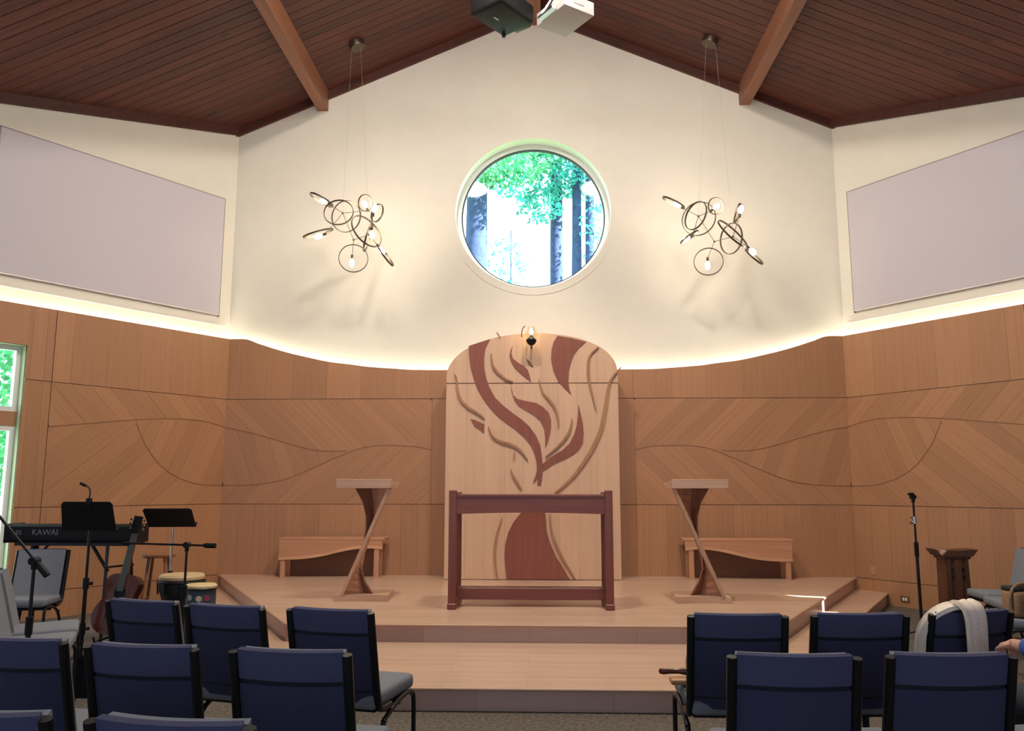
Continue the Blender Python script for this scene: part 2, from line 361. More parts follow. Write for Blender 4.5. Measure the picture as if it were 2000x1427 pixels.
# ------------------------------------------------------------------ ceiling: backing, planks, beams, cornice
mb = MB()
for s in (-1, 1):
    a = [mb.bm.verts.new((s * px, py, ceil_z(px) + .03)) for px, py in ((0, -4.3), (XE + .25, -4.3), (XE + .25, YE + .1), (W + .45, D + .5), (0, D + .5))]
    mb.bm.faces.new(a)
CEIL = struct('ceiling', mb, plain('ceiling_backing', (44, 24, 18), 0.8), label='pitched ceiling lined with dark red cedar planks')
PW = 0.152
plank_cache = {}
def plank(s, y0, u0, u1):
    """u runs down the slope from the ridge"""
    L = round(u1 - u0, 2); k = L
    c = math.cos(math.atan(SLOPE)); sn = math.sin(math.atan(SLOPE))
    if k not in plank_cache:
        m = MB(); h = PW / 2 - 0.0025; e = 0.005
        m.prism([(-h, 0), (h, 0), (h, 0.014), (h - e, 0.018), (-h + e, 0.018), (-h, 0.014)], 0.0, L - 0.0003, frame((0, 0, 0), (0, 1, 0), (0, 0, 1), (1, 0, 0)))
        o = m.build('plank', cedar('X'), CEIL); plank_cache[k] = o.data
    else:
        o = bpy.data.objects.new('plank', plank_cache[k]); COL.objects.link(o); o.parent = CEIL
    # local x down the slope, local z points down into the room
    X = Vector((s * c, 0, -sn)); Z = Vector((-s * sn, 0, -c)); Yv = Z.cross(X)
    o.matrix_basis = frame(Vector((0, y0 + PW / 2, RIDGE + .028)) + X * u0, X, Yv, Z)
    return o
for s in (-1, 1):
    y = D + GAP - PW
    i = 0
    while y > 6.35:
        xw = W + max(0.0, (D - y)) * SA / CA + 0.22
        uend = round(xw / math.cos(math.atan(SLOPE)), 1); u = 0.1
        cuts = []; step = random.choice((1.2, 1.8, 2.4, 3.0))
        while u < uend:
            v = min(u + step, uend)
            if uend - v < 0.5: v = uend
            plank(s, y, u, v); u = v; step = random.choice((1.8, 2.4, 3.0, 3.6))
        y -= PW; i += 1
# ridge beam and purlins
def beam(name, x0, x1, zb, zt, label):
    m = MB(); m.box((x0, -4.0, zb), (x1, D + GAP, zt), bevel=0.006, seg=1); o = m.build(name, beamwood('Y')); return tag(o, label, kind='structure')
beam('ridge_beam', -0.13, 0.13, 8.148, RIDGE, 'ridge beam under the peak of the ceiling')
for s in (-1, 1):
    xs = sorted((s * 2.965, s * 3.12)); zt = ceil_z(2.965) + 0.02
    beam('roof_beam', xs[0], xs[1], 6.862, zt, 'exposed timber roof beam on the %s slope' % ('left' if s < 0 else 'right'))
k = 1
for s in (-1, 1):          # cornice along the gable
    m = MB(); a = math.atan(SLOPE); L = (W + 0.15) / math.cos(a)
    X = Vector((s * math.cos(a), 0, -math.sin(a))); Z = Vector((s * math.sin(a), 0, math.cos(a)))
    m.box((0.1, -0.045, -0.105), (L, 0.0, 0.02), frame((0, yb, RIDGE), X, (0, 1, 0), Z) if s > 0 else frame((0, yb, RIDGE), X, (0, 1, 0), Z))
    bmesh.ops.recalc_face_normals(m.bm, faces=m.bm.faces[:]); struct('trim_%d' % k, m, corn('X')); k += 1
for s in (-1, 1):          # cornice along the splayed walls
    p, q = side_pt(s, -0.05, 0, -GAP + 0.022), side_pt(s, T_END, 0, -GAP + 0.022)
    p.z = ceil_z(p.x) - 0.04; q.z = ceil_z(q.x) - 0.04
    m = MB(); m.bar(p, q, 0.045, 0.13); struct('trim_%d' % k, m, corn('X')); k += 1

# ------------------------------------------------------------------ timber lining: bands, curved panels and veneer strips
CURVE_LOW = [(1.3665,1.945),(1.569,1.989),(1.773,2.002),(2.113,2.002),(2.382,1.954),(2.582,1.873),(2.715,1.818),(2.980,1.697),(3.309,1.563),(3.574,1.503),(3.839,1.476),(4.1986,1.470)]
CURVE_UP = [(2.382,1.954),(2.585,1.934),(2.923,1.940),(3.263,2.015),(3.673,2.136),(3.946,2.204),(4.1986,2.251)]
S_UP = [(0.0,2.252),(0.329,2.318),(0.618,2.324),(0.893,2.311),(1.281,2.271),(1.643,2.221),(2.30,2.125)]
S_LOW = [(0.0,1.470),(0.270,1.476),(0.488,1.514),(0.703,1.589),(0.915,1.724),(1.094,1.923),(1.204,2.103),(1.281,2.271)]
TOPPROF = [(0.0,3.033),(1.2,3.034),(1.656,3.039),(2.24,3.082),(2.481,3.115),(2.804,3.155),(3.169,3.235),(3.377,3.285),(3.584,3.345),(3.80,3.415),(3.97,3.475),(4.1986,3.476)]
def sp2(pts, k=4): return [(v.x, v.y) for v in smooth_path([(a, b, 0) for a, b in pts], k)]
CURVE_LOW, CURVE_UP, S_UP, S_LOW = sp2(CURVE_LOW), sp2(CURVE_UP), sp2(S_UP), sp2(S_LOW)
def clip(poly, nx, ny, c):            # keep nx*x+ny*y <= c
    o = []
    for i in range(len(poly)):
        p, q = poly[i], poly[(i + 1) % len(poly)]; a, b = nx * p[0] + ny * p[1] - c, nx * q[0] + ny * q[1] - c
        if a <= 0: o.append(p)
        if (a < 0 < b) or (b < 0 < a): t = a / (a - b); o.append((p[0] + t * (q[0] - p[0]), p[1] + t * (q[1] - p[1])))
    return o
def area(p): return abs(sum(p[i][0] * p[(i + 1) % len(p)][1] - p[(i + 1) % len(p)][0] * p[i][1] for i in range(len(p)))) / 2
def wall_frame(kind, s):
    if kind == 'back': return Vector((0, D, 0)), Vector((s, 0, 0)), Vector((0, -1, 0))
    return side_pt(s, 0, 0), Vector((s * SA, -CA, 0)), Vector((-s * CA, -SA, 0))
TH = 0.03
def panel(wall, kind, s, poly, ang, width, name='wood_panel'):
    """one lining panel: a backing board with veneer strips as its pieces; ang = direction of the grain in the panel"""
    o, u, nrm = wall_frame(kind, s); vz = Vector((0, 0, 1))
    m = MB(); m.prism(poly, -TH, -0.004, frame(o, u, vz, nrm)); bmesh.ops.recalc_face_normals(m.bm, faces=m.bm.faces[:])
    P = m.build(name, M_DARKGAP, wall)
    g = (math.cos(ang), math.sin(ang)); a = (-g[1], g[0])          # along, across
    ds = [a[0] * x + a[1] * y for x, y in poly]; k0 = math.floor(min(ds) / width); k1 = math.ceil(max(ds) / width)
    for k in range(k0, k1):
        q = clip(clip(poly, -a[0], -a[1], -k * width - 0.0008), a[0], a[1], (k + 1) * width - 0.0008)
        if len(q) < 3 or area(q) < 0.002: continue
        cx, cy = sum(p[0] for p in q) / len(q), sum(p[1] for p in q) / len(q)
        A = u * a[0] + vz * a[1]; G = u * g[0] + vz * g[1]
        loc = [(((x - cx) * a[0] + (y - cy) * a[1]), ((x - cx) * g[0] + (y - cy) * g[1])) for x, y in q]
        m = MB(); m.prism(loc, -0.006, random.uniform(0.0, 0.0012))
        F = frame(o + u * cx + vz * cy, A, G, nrm)
        if A.cross(G).dot(nrm) < 0:
            for v in m.bm.verts: v.co.x *= -1
            F = frame(o + u * cx + vz * cy, -A, G, nrm)
        bmesh.ops.recalc_face_normals(m.bm, faces=m.bm.faces[:])
        m.build('veneer_strip', fir('Y'), P, matrix=F)
    return P
def inlay(wall, kind, s, pts, w=0.010):
    o, u, nrm = wall_frame(kind, s); vz = Vector((0, 0, 1)); m = MB()
    L, R_ = [], []
    for i, p in enumerate(pts):
        a, b = pts[max(i - 1, 0)], pts[min(i + 1, len(pts) - 1)]; d = Vector((b[0] - a[0], b[1] - a[1])).normalized()
        L.append((p[0] - d.y * w / 2, p[1] + d.x * w / 2)); R_.append((p[0] + d.y * w / 2, p[1] - d.x * w / 2))
    m.prism(L + R_[::-1], -0.004, 0.0025, frame(o, u, vz, nrm)); bmesh.ops.recalc_face_normals(m.bm, faces=m.bm.faces[:])
    m.build('inlay_line', M_GROOVE, wall)
g = 0.0035
R45 = math.radians
for s in (-1, 1):
    wall = WALL_BACK
    # centre field behind the tree screen and the narrow stile beside it
    for z0, z1 in ((0.0, ZB - g), (ZB + g, ZA - g)):
        panel(wall, 'back', s, [(0.0, z0), (1.3655, z0), (1.3655, z1), (0.0, z1)], PI / 2, 0.34)
    top = [p for p in TOPPROF]
    topc = [p for p in top if p[0] <= 1.30] + [(1.3655, 3.0345)]
    panel(wall, 'back', s, [(0.0, ZA + g), (1.3655, ZA + g)] + [(max(x, 0.0), z) for x, z in topc[::-1]], PI / 2, 0.45)
    tr = [(1.3665, 3.0345)] + [p for p in sp2([p for p in top if p[0] > 1.2], 3)]
    panel(wall, 'back', s, [(1.3665, ZA + g), (4.1986, ZA + g)] + tr[::-1], PI / 2, 0.47)
    # curved fields
    i0 = min(range(len(CURVE_LOW)), key=lambda i: abs(CURVE_LOW[i][0] - 2.382))
    upper = [(1.3665, ZA - g), (1.3665, CURVE_LOW[0][1])] + CURVE_LOW[1:i0 + 1] + CURVE_UP[1:] + [(4.1986, ZA - g)]
    panel(wall, 'back', s, upper, R45(44), 0.155)
    panel(wall, 'back', s, CURVE_UP + CURVE_LOW[i0 + 1:][::-1], R45(70), 0.19)
    panel(wall, 'back', s, [(1.3665, ZB + g)] + CURVE_LOW + [(4.1986, ZB + g)], R45(136), 0.165)
    panel(wall, 'back', s, [(1.3665, 0.0), (4.1986, 0.0), (4.1986, ZB - g), (1.3665, ZB - g)], PI / 2, 0.22)
    inlay(wall, 'back', s, CURVE_LOW); inlay(wall, 'back', s, CURVE_UP[3:])
    # splayed walls
    wall = WALL_L if s < 0 else WALL_R; kd = 'side'
    tj = 2.308
    panel(wall, kd, s, [(0.0, ZA + g), (tj - g, ZA + g), (tj - g, ZTOP), (0.0, ZTOP)], PI / 2, 0.42)
    panel(wall, kd, s, [(0.0, ZA - g)] + S_UP[:-1] + [(tj - g, 2.125), (tj - g, ZA - g)], R45(46), 0.165)
    j0 = min(range(len(S_UP)), key=lambda i: abs(S_UP[i][0] - 1.281))
    panel(wall, kd, s, S_UP[:j0 + 1] + S_LOW[:-1][::-1], R45(112), 0.17)
    panel(wall, kd, s, [(0.0, ZB + g)] + S_LOW + [p for p in S_UP[j0 + 1:-1]] + [(tj - g, 2.125), (tj - g, ZB + g)], R45(140), 0.18)
    panel(wall, kd, s, [(0.0, ZL + g), (tj - g, ZL + g), (tj - g, ZB - g), (0.0, ZB - g)], PI / 2, 0.25)
    panel(wall, kd, s, [(0.0, 0.0), (tj - g, 0.0), (tj - g, ZL - g), (0.0, ZL - g)], PI / 2, 0.6)
    inlay(wall, kd, s, S_UP); inlay(wall, kd, s, S_LOW[:-1])
    # beyond the vertical joint: bands interrupted by the tall window
    w0, w1, wz0, wz1 = LWIN if s < 0 else RWIN
    for z0, z1 in ((0.0, ZL - g), (ZL + g, ZB - g), (ZB + g, ZA - g), (ZA + g, ZTOP)):
        panel(wall, kd, s, [(tj + g, z0), (w0, z0), (w0, z1), (tj + g, z1)], PI / 2, 0.15 if s < 0 else 0.53)
        panel(wall, kd, s, [(w1, z0), (T_END, z0), (T_END, z1), (w1, z1)], PI / 2, 0.85)
    panel(wall, kd, s, [(w0, 0.0), (w1, 0.0), (w1, wz0), (w0, wz0)], PI / 2, 0.6)
    panel(wall, kd, s, [(w0, wz1), (w1, wz1), (w1, ZTOP), (w0, ZTOP)], PI / 2, 0.6)

def joint(wall, kind, s, a0, a1, z0, z1):
    """dark batten behind a joint of the lining"""
    o, u, nrm = wall_frame(kind, s); m = MB(); m.box((a0, z0, -TH - 0.008), (a1, z1, -0.010), frame(o, u, (0, 0, 1), nrm))
    bmesh.ops.recalc_face_normals(m.bm, faces=m.bm.faces[:]); m.build('joint_batten', M_DARKGAP, wall)
for z in (ZB, ZA): joint(WALL_BACK, 'back', 1, -4.19, 4.19, z - 0.02, z + 0.02)
for s, wl, wn in ((-1, WALL_L, LWIN), (1, WALL_R, RWIN)):
    for z in (ZL, ZB, ZA):
        joint(wl, 'side', s, 0.01, wn[0], z - 0.02, z + 0.02); joint(wl, 'side', s, wn[1], T_END, z - 0.02, z + 0.02)
    joint(wl, 'side', s, 2.288, 2.328, 0.0, ZTOP - 0.02)
    joint(wl, 'side', s, wn[0] - 0.03, wn[0] - 0.001, 0.0, ZTOP - 0.02); joint(wl, 'side', s, wn[1] + 0.001, wn[1] + 0.03, 0.0, ZTOP - 0.02)

# ------------------------------------------------------------------ tall windows in the side walls
def wbox(m, s, t0, t1, z0, z1, o0, o1, bevel=0.0):
    O, u, nrm = wall_frame('side', s)
    m.box((t0, z0, o0), (t1, z1, o1), frame(O, u, (0, 0, 1), nrm), bevel); bmesh.ops.recalc_face_normals(m.bm, faces=m.bm.faces[:])
M_REVEAL = plain('green_lit_reveal', (196, 206, 160), 0.6)  # green light from outdoors put into the reveal colour
def tall_window(s, idx, spec, label):
    t0, t1, z0, z1 = spec; e = tag(bpy.data.objects.new('window_%d' % idx, None), label, kind='structure'); COL.objects.link(e)
    d0, d1 = -0.30, -0.002
    for nm, a in (('jamb', (t0 - .012, t0, z0, z1)), ('jamb', (t1, t1 + .012, z0, z1)), ('window_head', (t0, t1, z1, z1 + .012)), ('window_sill', (t0, t1, z0 - .012, z0))):
        m = MB(); wbox(m, s, *a, d0, d1); m.build(nm, M_REVEAL, e)
    m = MB(); wbox(m, s, t0, t1, 2.12, 2.28, -0.20, -0.11); m.build('transom', fir('X'), e)
    for (a, b) in ((z0, 2.12), (2.28, z1)):
        m = MB(); f = 0.055
        wbox(m, s, t0, t0 + f, a, b, -0.19, -0.12); wbox(m, s, t1 - f, t1, a, b, -0.19, -0.12); wbox(m, s, t0 + f, t1 - f, a, a + f, -0.19, -0.12); wbox(m, s, t0 + f, t1 - f, b - f, b, -0.19, -0.12)
        S = m.build('sash', M_TRIMW, e)
        m = MB(); wbox(m, s, t0 + f - .005, t1 - f + .005, a + f - .005, b - f + .005, -0.158, -0.152); m.build('pane', M_GLASS, S)
    return e
tall_window(-1, 2, LWIN, 'tall window beside the keyboard')
wr = tall_window(1, 3, RWIN, 'tall window masked to a slit for the sun')
m = MB()          # unseen boards added to narrow the sun to a slit on the platform
wbox(m, 1, RWIN[0], 3.73, RWIN[2], RWIN[3], -0.06, -0.035); m.build('sun_mask', fir('Y'), wr)
m = MB(); wbox(m, 1, 3.93, RWIN[1], RWIN[2], RWIN[3], -0.06, -0.035); m.build('sun_mask', fir('Y'), wr)
m = MB(); wbox(m, 1, 3.73, 3.93, RWIN[2], 2.52, -0.06, -0.035); m.build('sun_mask', fir('Y'), wr)
m = MB(); wbox(m, 1, 3.73, 3.93, 3.13, RWIN[3], -0.06, -0.035); m.build('sun_mask', fir('Y'), wr)

# ------------------------------------------------------------------ acoustic panels, ledges and cove lights on the splayed walls
for s, nm in ((-1, 'left'), (1, 'right')):
    o, u, nrm = wall_frame('side', s)
    t = thing('acoustic_panel', 'pale lavender fabric acoustic panel high on the %s splayed wall' % nm, 'wall panel', group='acoustic panels')
    m = MB(); m.box((0.145, 3.80, -GAP), (3.05, 5.472, -GAP + 0.045), frame(o, u, (0, 0, 1), nrm), 0.006, 1); bmesh.ops.recalc_face_normals(m.bm, faces=m.bm.faces[:]); m.build('fabric_face', M_FABRICPANEL, t)
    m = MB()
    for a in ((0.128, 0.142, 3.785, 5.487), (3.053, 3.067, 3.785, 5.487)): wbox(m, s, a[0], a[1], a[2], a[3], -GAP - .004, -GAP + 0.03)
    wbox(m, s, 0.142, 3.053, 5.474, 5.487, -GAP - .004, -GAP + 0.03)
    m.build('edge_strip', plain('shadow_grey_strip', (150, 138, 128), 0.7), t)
    m = MB(); wbox(m, s, 0.02, T_END, 3.655, 3.69, -GAP - .004, -GAP + 0.035, 0.008); struct('trim_%d' % k, m, M_WHITE); k += 1
def cove(kind, s, prof, label):
    o, u, nrm = wall_frame(kind, s) if kind == 'side' else (Vector((0, D, 0)), Vector((1, 0, 0)), Vector((0, -1, 0)))
    c = thing('cove_light', label, 'cove light', group='cove lights above the timber lining')
    m = MB(); rows = [[tuple(o + u * a + nrm * q + Vector((0, 0, z - 0.055))) for q in (-0.080, -0.052)] for a, z in prof]; m.grid(rows, 0.003); m.build('led_strip', M_LED, c)
    m = MB(); rows = [[tuple(o + u * a + nrm * q + Vector((0, 0, z - 0.075))) for q in (-0.105, -0.030)] for a, z in prof]; m.grid(rows, 0.01); m.build('shelf', M_TRIMW, c)
for s, nm in ((-1, 'left'), (1, 'right')):
    cove('side', s, [(-.02 + i * (T_END) / 12, ZTOP) for i in range(13)], 'glowing cove strip above the timber lining of the %s splayed wall' % nm)
pr = [(-x, z) for x, z in TOPPROF[::-1]][:-1] + TOPPROF
cove('back', 1, pr, 'glowing cove strip following the dipped top of the back wall lining')
# wall plates
m = MB(); wbox(m, 1, 0.20, 0.27, 0.36, 0.47, 0, 0.006, 0.002); tag(m.build('switch_plate', benchw('Y')), 'small wooden switch plate low on the right wall', 'switch plate')
e = thing('power_outlet', 'double power outlet near the floor behind the straight microphone stand', 'outlet')
m = MB(); wbox(m, 1, 0.585, 0.705, 0.06, 0.135, 0, 0.006, 0.002); m.build('cover_plate', plain('brown_plate', (120, 84, 60), 0.5), e)
for t in (0.615, 0.65): m = MB(); wbox(m, 1, t, t + 0.026, 0.082, 0.118, 0.006, 0.010, 0.002); m.build('socket', M_WHITEPL, e)

# ------------------------------------------------------------------ stage
ST = tag(bpy.data.objects.new('stage_platform', None), 'two step maple platform in front of the back wall', kind='structure'); COL.objects.link(ST)
H1, H2 = 0.1514, 0.303
UP = [(-4.17, 10.985), (-2.085, 7.14), (2.085, 7.14), (4.17, 10.985)]
LO = [(-4.62, 10.985), (-2.23, 6.70), (-1.80, 6.70), (-1.30, 5.59), (1.30, 5.59), (1.80, 6.70), (2.23, 6.70), (4.62, 10.985)]
def level(poly, z0, z1):
    NT = 0.024
    m = MB(); m.prism(poly, z1 - NT, z1); m.build('deck', M_MAPLE, ST)
    cx, cy = 0.0, 9.0
    for i in range(len(poly) - 1):
        a, b = Vector(poly[i]), Vector(poly[i + 1]); d = (b - a).normalized(); nv = Vector((d.y, -d.x))
        if nv.dot((a + b) / 2 - Vector((cx, cy))) < 0: nv = -nv
        L = (b - a).length
        # riser set back under the nosing, local x along the edge
        X = Vector((d.x, d.y, 0)); Nn = Vector((nv.x, nv.y, 0)); F = frame((a.x, a.y, 0), X, Nn, X.cross(Nn))
        m = MB(); zz = X.cross(Nn).z
        m.box((0.0, -0.045, 0), (L, -0.012, 1)); 
        for v in m.bm.verts: v.co = Vector((a.x, a.y, 0)) + X * v.co.x + Nn * v.co.y + Vector((0, 0, z0 + v.co.z * (z1 - NT - z0)))
        bmesh.ops.recalc_face_normals(m.bm, faces=m.bm.faces[:]); m.build('riser', M_RISER, ST)
        m = MB(); m.tube([(a.x, a.y, z1 - NT / 2), (b.x, b.y, z1 - NT / 2)], NT / 2 - 0.0005, 10); m.build('nosing', maple('X'), ST, 60)
level(LO, 0.0, H1); level(UP, H1, H2)

# ------------------------------------------------------------------ tree screen behind the table
YS = 10.50
SCR = thing('tree_screen', 'tall arched maple screen carved with a flaming tree', 'screen', (0, YS, 0.303))
def screen_arc(x):
    """outline of the arched head"""
    P = [(-1.118, 2.90), (-1.10, 2.985), (-1.03, 3.10), (-0.902, 3.215), (-0.74, 3.305), (-0.533, 3.378), (-0.27, 3.427), (0.004, 3.443), (0.27, 3.434), (0.539, 3.395), (0.76, 3.32), (0.936, 3.222), (1.04, 3.115), (1.095, 3.0), (1.108, 2.90)]
    return P
def sprism(m, poly, d0, d1):
    """polygon given in (x, z) on the screen face; d = distance in front of the face"""
    m.prism(poly, d0, d1, frame((0, 0, -0.303), (1, 0, 0), (0, 0, 1), (0, -1, 0))); bmesh.ops.recalc_face_normals(m.bm, faces=m.bm.faces[:]); return m
JZ = 2.787
edges = [-1.12, -0.86, -0.62, -0.36, -0.12, 0.10, 0.34, 0.58, 0.83, 1.108]
head = [(-1.118, JZ + .006)] + sp2(screen_arc(0), 3) + [(1.108, JZ + .006)]
def pc(nm, poly, d0, d1, mat):
    return sprism(MB(), poly, d0, d1).build(nm, mat, SCR)
pc('backing_board', [(-1.115, 0.31), (1.105, 0.31)] + [(x * 0.995, z - 0.01) for x, z in head[::-1]], -0.34, -0.03, mapleb('Z'))
for a, b in zip(edges, edges[1:]):
    pc('board', [(a + .0006, 0.31), (b - .0006, 0.31), (b - .0006, JZ - .006), (a + .0006, JZ - .006)], -0.03, 0.0, mapleb('Z'))
    q = clip(clip(head, -1, 0, -a - .0006), 1, 0, b - .0006)
    pc('head_board', q, -0.03, 0.0, mapleb('Z'))
FL = {
'long_flame': [(-0.832,3.279),(-0.827,3.156),(-0.803,2.998),(-0.759,2.841),(-0.706,2.703),(-0.636,2.581),(-0.550,2.469),(-0.446,2.357),(-0.326,2.263),(-0.207,2.178),(-0.104,2.084),(-0.020,1.982),(0.031,1.864),(0.053,1.763),(0.056,1.662),(0.038,1.595),(0.004,1.511),(0.030,1.520),(0.067,1.578),(0.060,1.478),(0.106,1.478),(0.123,1.578),(0.132,1.662),(0.129,1.729),(0.119,1.847),(0.099,1.982),(0.049,2.101),(-0.036,2.220),(-0.138,2.314),(-0.258,2.400),(-0.378,2.495),(-0.481,2.598),(-0.551,2.719),(-0.595,2.841),(-0.625,2.980),(-0.631,3.120),(-0.614,3.243),(-0.554,3.368),(-0.693,3.325)],
'branch_flame': [(0.132,1.662),(0.124,1.738),(0.183,1.796),(0.285,1.864),(0.387,1.923),(0.472,2.007),(0.533,2.117),(0.568,2.236),(0.587,2.390),(0.593,2.518),(0.621,2.390),(0.645,2.270),(0.657,2.134),(0.642,2.007),(0.590,1.923),(0.505,1.855),(0.386,1.796),(0.267,1.746),(0.182,1.687)],
'curled_flame': [(-0.272,2.757),(-0.250,2.632),(-0.190,2.580),(-0.087,2.554),(0.050,2.528),(0.135,2.476),(0.212,2.399),(0.240,2.305),(0.236,2.186),(0.210,2.067),(0.163,1.948),(0.164,2.067),(0.154,2.186),(0.109,2.288),(0.032,2.365),(-0.070,2.425),(-0.172,2.486),(-0.232,2.563),(-0.267,2.667)],
'small_flame': [(-0.255,3.280),(-0.273,3.189),(-0.250,3.110),(-0.190,3.057),(-0.112,3.013),(-0.060,2.961),(-0.035,2.891),(-0.018,2.804),(-0.078,2.856),(-0.155,2.918),(-0.224,2.987),(-0.276,3.066),(-0.297,3.145),(-0.285,3.215)],
'broad_flame': [(0.330,3.408),(0.520,3.375),(0.700,3.328),(0.605,3.246),(0.535,3.150),(0.499,3.046),(0.472,2.924),(0.466,2.803),(0.479,2.699),(0.504,2.639),(0.428,2.708),(0.343,2.803),(0.275,2.942),(0.245,3.099),(0.251,3.221),(0.278,3.326)],
'leaf': [(-0.797,2.324),(-0.729,2.303),(-0.620,2.255),(-0.625,2.144),(-0.676,2.187),(-0.745,2.230)],
'spark': [(-0.082,3.109),(-0.017,3.056),(0.014,3.004),(-0.043,3.030)],
'trunk': [(-0.060,1.300),(-0.106,1.196),(-0.159,1.118),(-0.245,1.014),(-0.310,0.885),(-0.347,0.744),(-0.356,0.616),(-0.349,0.488),(-0.329,0.312),(0.463,0.312),(0.381,0.453),(0.291,0.592),(0.214,0.771),(0.175,0.912),(0.166,1.067),(0.150,1.196),(0.098,1.300)]}
for nm, poly in FL.items():
    if nm != 'spark': tag(pc(nm, poly, 0.0, 0.014, flame('Z')), 'dark cherry ' + nm.replace('_', ' ') + ' inlaid on the maple screen')
    else: pc(nm, poly, 0.0, 0.02, M_GROOVE)
STR = [
[(-1.010,2.903),(-0.983,2.842),(-0.973,2.721),(-0.937,2.591),(-0.859,2.496),(-0.738,2.418),(-0.660,2.366),(-0.617,2.323)],
[(-0.565,2.221),(-0.514,2.101),(-0.411,2.033),(-0.292,1.999),(-0.190,1.948),(-0.122,1.881),(-0.062,1.796)],
[(-0.536,3.172),(-0.518,3.032),(-0.448,2.927),(-0.345,2.840),(-0.250,2.805)],
[(0.086,2.839),(0.136,2.665),(0.238,2.545),(0.306,2.424),(0.335,2.288),(0.330,2.219)],
[(1.150,2.987),(1.028,2.853),(0.983,2.732),(0.955,2.560),(0.909,2.321),(0.864,2.151),(0.776,1.965),(0.673,1.796),(0.536,1.612),(0.383,1.462),(0.273,1.378)],
[(0.863,3.257),(0.750,3.149),(0.722,3.010),(0.728,2.836),(0.769,2.646),(0.817,2.432)],
[(0.166,1.839),(0.320,1.965),(0.439,2.100),(0.491,2.219),(0.506,2.321)],
[(-0.274,1.679),(-0.257,1.612),(-0.207,1.528),(-0.139,1.428)], [(-0.232,1.898),(-0.241,1.796)], [(-0.468,3.457),(-0.424,3.400)],
[(-0.390,1.066),(-0.455,0.859),(-0.480,0.679),(-0.473,0.487),(-0.439,0.312)], [(0.216,1.125),(0.228,0.964),(0.266,0.810),(0.356,0.605),(0.446,0.453),(0.535,0.312)]]
def taper(pts, w, k=4):
    q = sp2(pts, k); L, R_ = [], []; n_ = len(q) - 1
    for i, p in enumerate(q):
        a, b = q[max(i - 1, 0)], q[min(i + 1, n_)]; d = Vector((b[0] - a[0], b[1] - a[1])).normalized(); t = i / n_
        ww = w * (0.25 + 0.75 * math.sin(PI * min(max(t, 0.04), 0.96))) / 2
        L.append((p[0] - d.y * ww, p[1] + d.x * ww)); R_.append((p[0] + d.y * ww, p[1] - d.x * ww))
    return L + R_[::-1]
for i, pts in enumerate(STR):
    w = 0.05 if i == 4 else (0.03 if len(pts) > 3 else 0.02)
    P = pc('carved_edge', taper(pts, w), 0.0, 0.032, wood('carved_maple', (150, 104, 72), (184, 136, 98), 'Z', 0.5, 24, 1, 0.05))
pc('joint_line', [(-1.118, JZ - .006), (1.108, JZ - .006), (1.108, JZ + .006), (-1.118, JZ + .006)], -0.03, -0.015, M_GROOVE)

# oil lamp (chalice) on a bracket at the head of the screen
CH = thing('chalice_lamp', 'small lit glass oil lamp on a dark bracket atop the arched screen', 'oil lamp', (-0.010, 10.30, 3.30))
m = MB(); m.lathe([(0.012, -0.055), (0.045, -0.035), (0.066, 0.0), (0.068, 0.02), (0.050, 0.04), (0.026, 0.06), (0.018, 0.085)], 24); m.build('oil_bowl', plain('dark_pewter', (34, 34, 40), 0.35, metal=0.6), CH, 40)
m = MB(); m.tube([(0, 0, -0.04), (0, 0.1, -0.05), (0, 0.202, -0.05)], 0.013, 8); m.build('bracket', M_BLACK, CH, 60)
m = MB(); m.tube([(-0.07 - 0.03 * math.sin(a), 0.01, 0.06 + 0.15 * (a / 2.2)) if False else (-0.085 + 0.04 * math.cos(a), 0.02, 0.07 + 0.13 * math.sin(a)) for a in [(-1.3 + i * 0.2) * -1 + 1.9 for i in range(10)]], 0.007, 8); m.build('crescent', M_BRONZE, CH, 60)
m = MB(); rows = [[(r * math.cos(2 * PI * q / 20), r * math.sin(2 * PI * q / 20), z) for q in range(21)] for r, z in ((0.058, 0.02), (0.074, 0.06), (0.072, 0.11), (0.055, 0.16), (0.045, 0.19))]; m.grid(rows); m.build('glass_chimney', glass('amber_glass', (1.0, 0.93, 0.80), 0.10), CH, 60)
m = MB(); m.lathe([(0.004, 0.085), (0.022, 0.105), (0.026, 0.125), (0.014, 0.155), (0.002, 0.18)], 16); m.build('flame', M_FLAME, CH, 60)

# ------------------------------------------------------------------ altar table
TB = thing('altar_table', 'dark cherry trestle table standing in the middle of the platform', 'table', (0.0, 8.0, 0.303))
def part(nm, par, mat, fn, smooth=None):
    m = MB(); fn(m); bmesh.ops.recalc_face_normals(m.bm, faces=m.bm.faces[:]); return m.build(nm, mat, par, smooth)
for s in (-1, 1):
    for y0 in (-0.035, 0.47):
        part('leg', TB, cherry('Z'), lambda m: m.box((s * 0.752 - 0.037, y0, 0.05), (s * 0.752 + 0.037, y0 + 0.07, 1.118 if y0 < 0 else 1.10), bevel=0.004, seg=1))
    part('foot', TB, cherry('Y'), lambda m: m.box((s * 0.752 - 0.042, -0.05, 0.0), (s * 0.752 + 0.042, 0.56, 0.055), bevel=0.006, seg=1))
    part('side_rail', TB, cherry('Y'), lambda m: m.box((s * 0.745 - 0.018, 0.03, 0.93), (s * 0.745 + 0.018, 0.47, 1.08)))
    part('post_cap', TB, cherry('Z'), lambda m: m.box((s * 0.735 - (0.02 if s > 0 else 0.04), -0.03, 1.08), (s * 0.735 + (0.04 if s > 0 else 0.02), 0.53, 1.095), bevel=0.003, seg=1))
part('table_top', TB, cherry('X'), lambda m: m.box((-0.712, -0.03, 1.055), (0.712, 0.53, 1.08), bevel=0.004, seg=1))
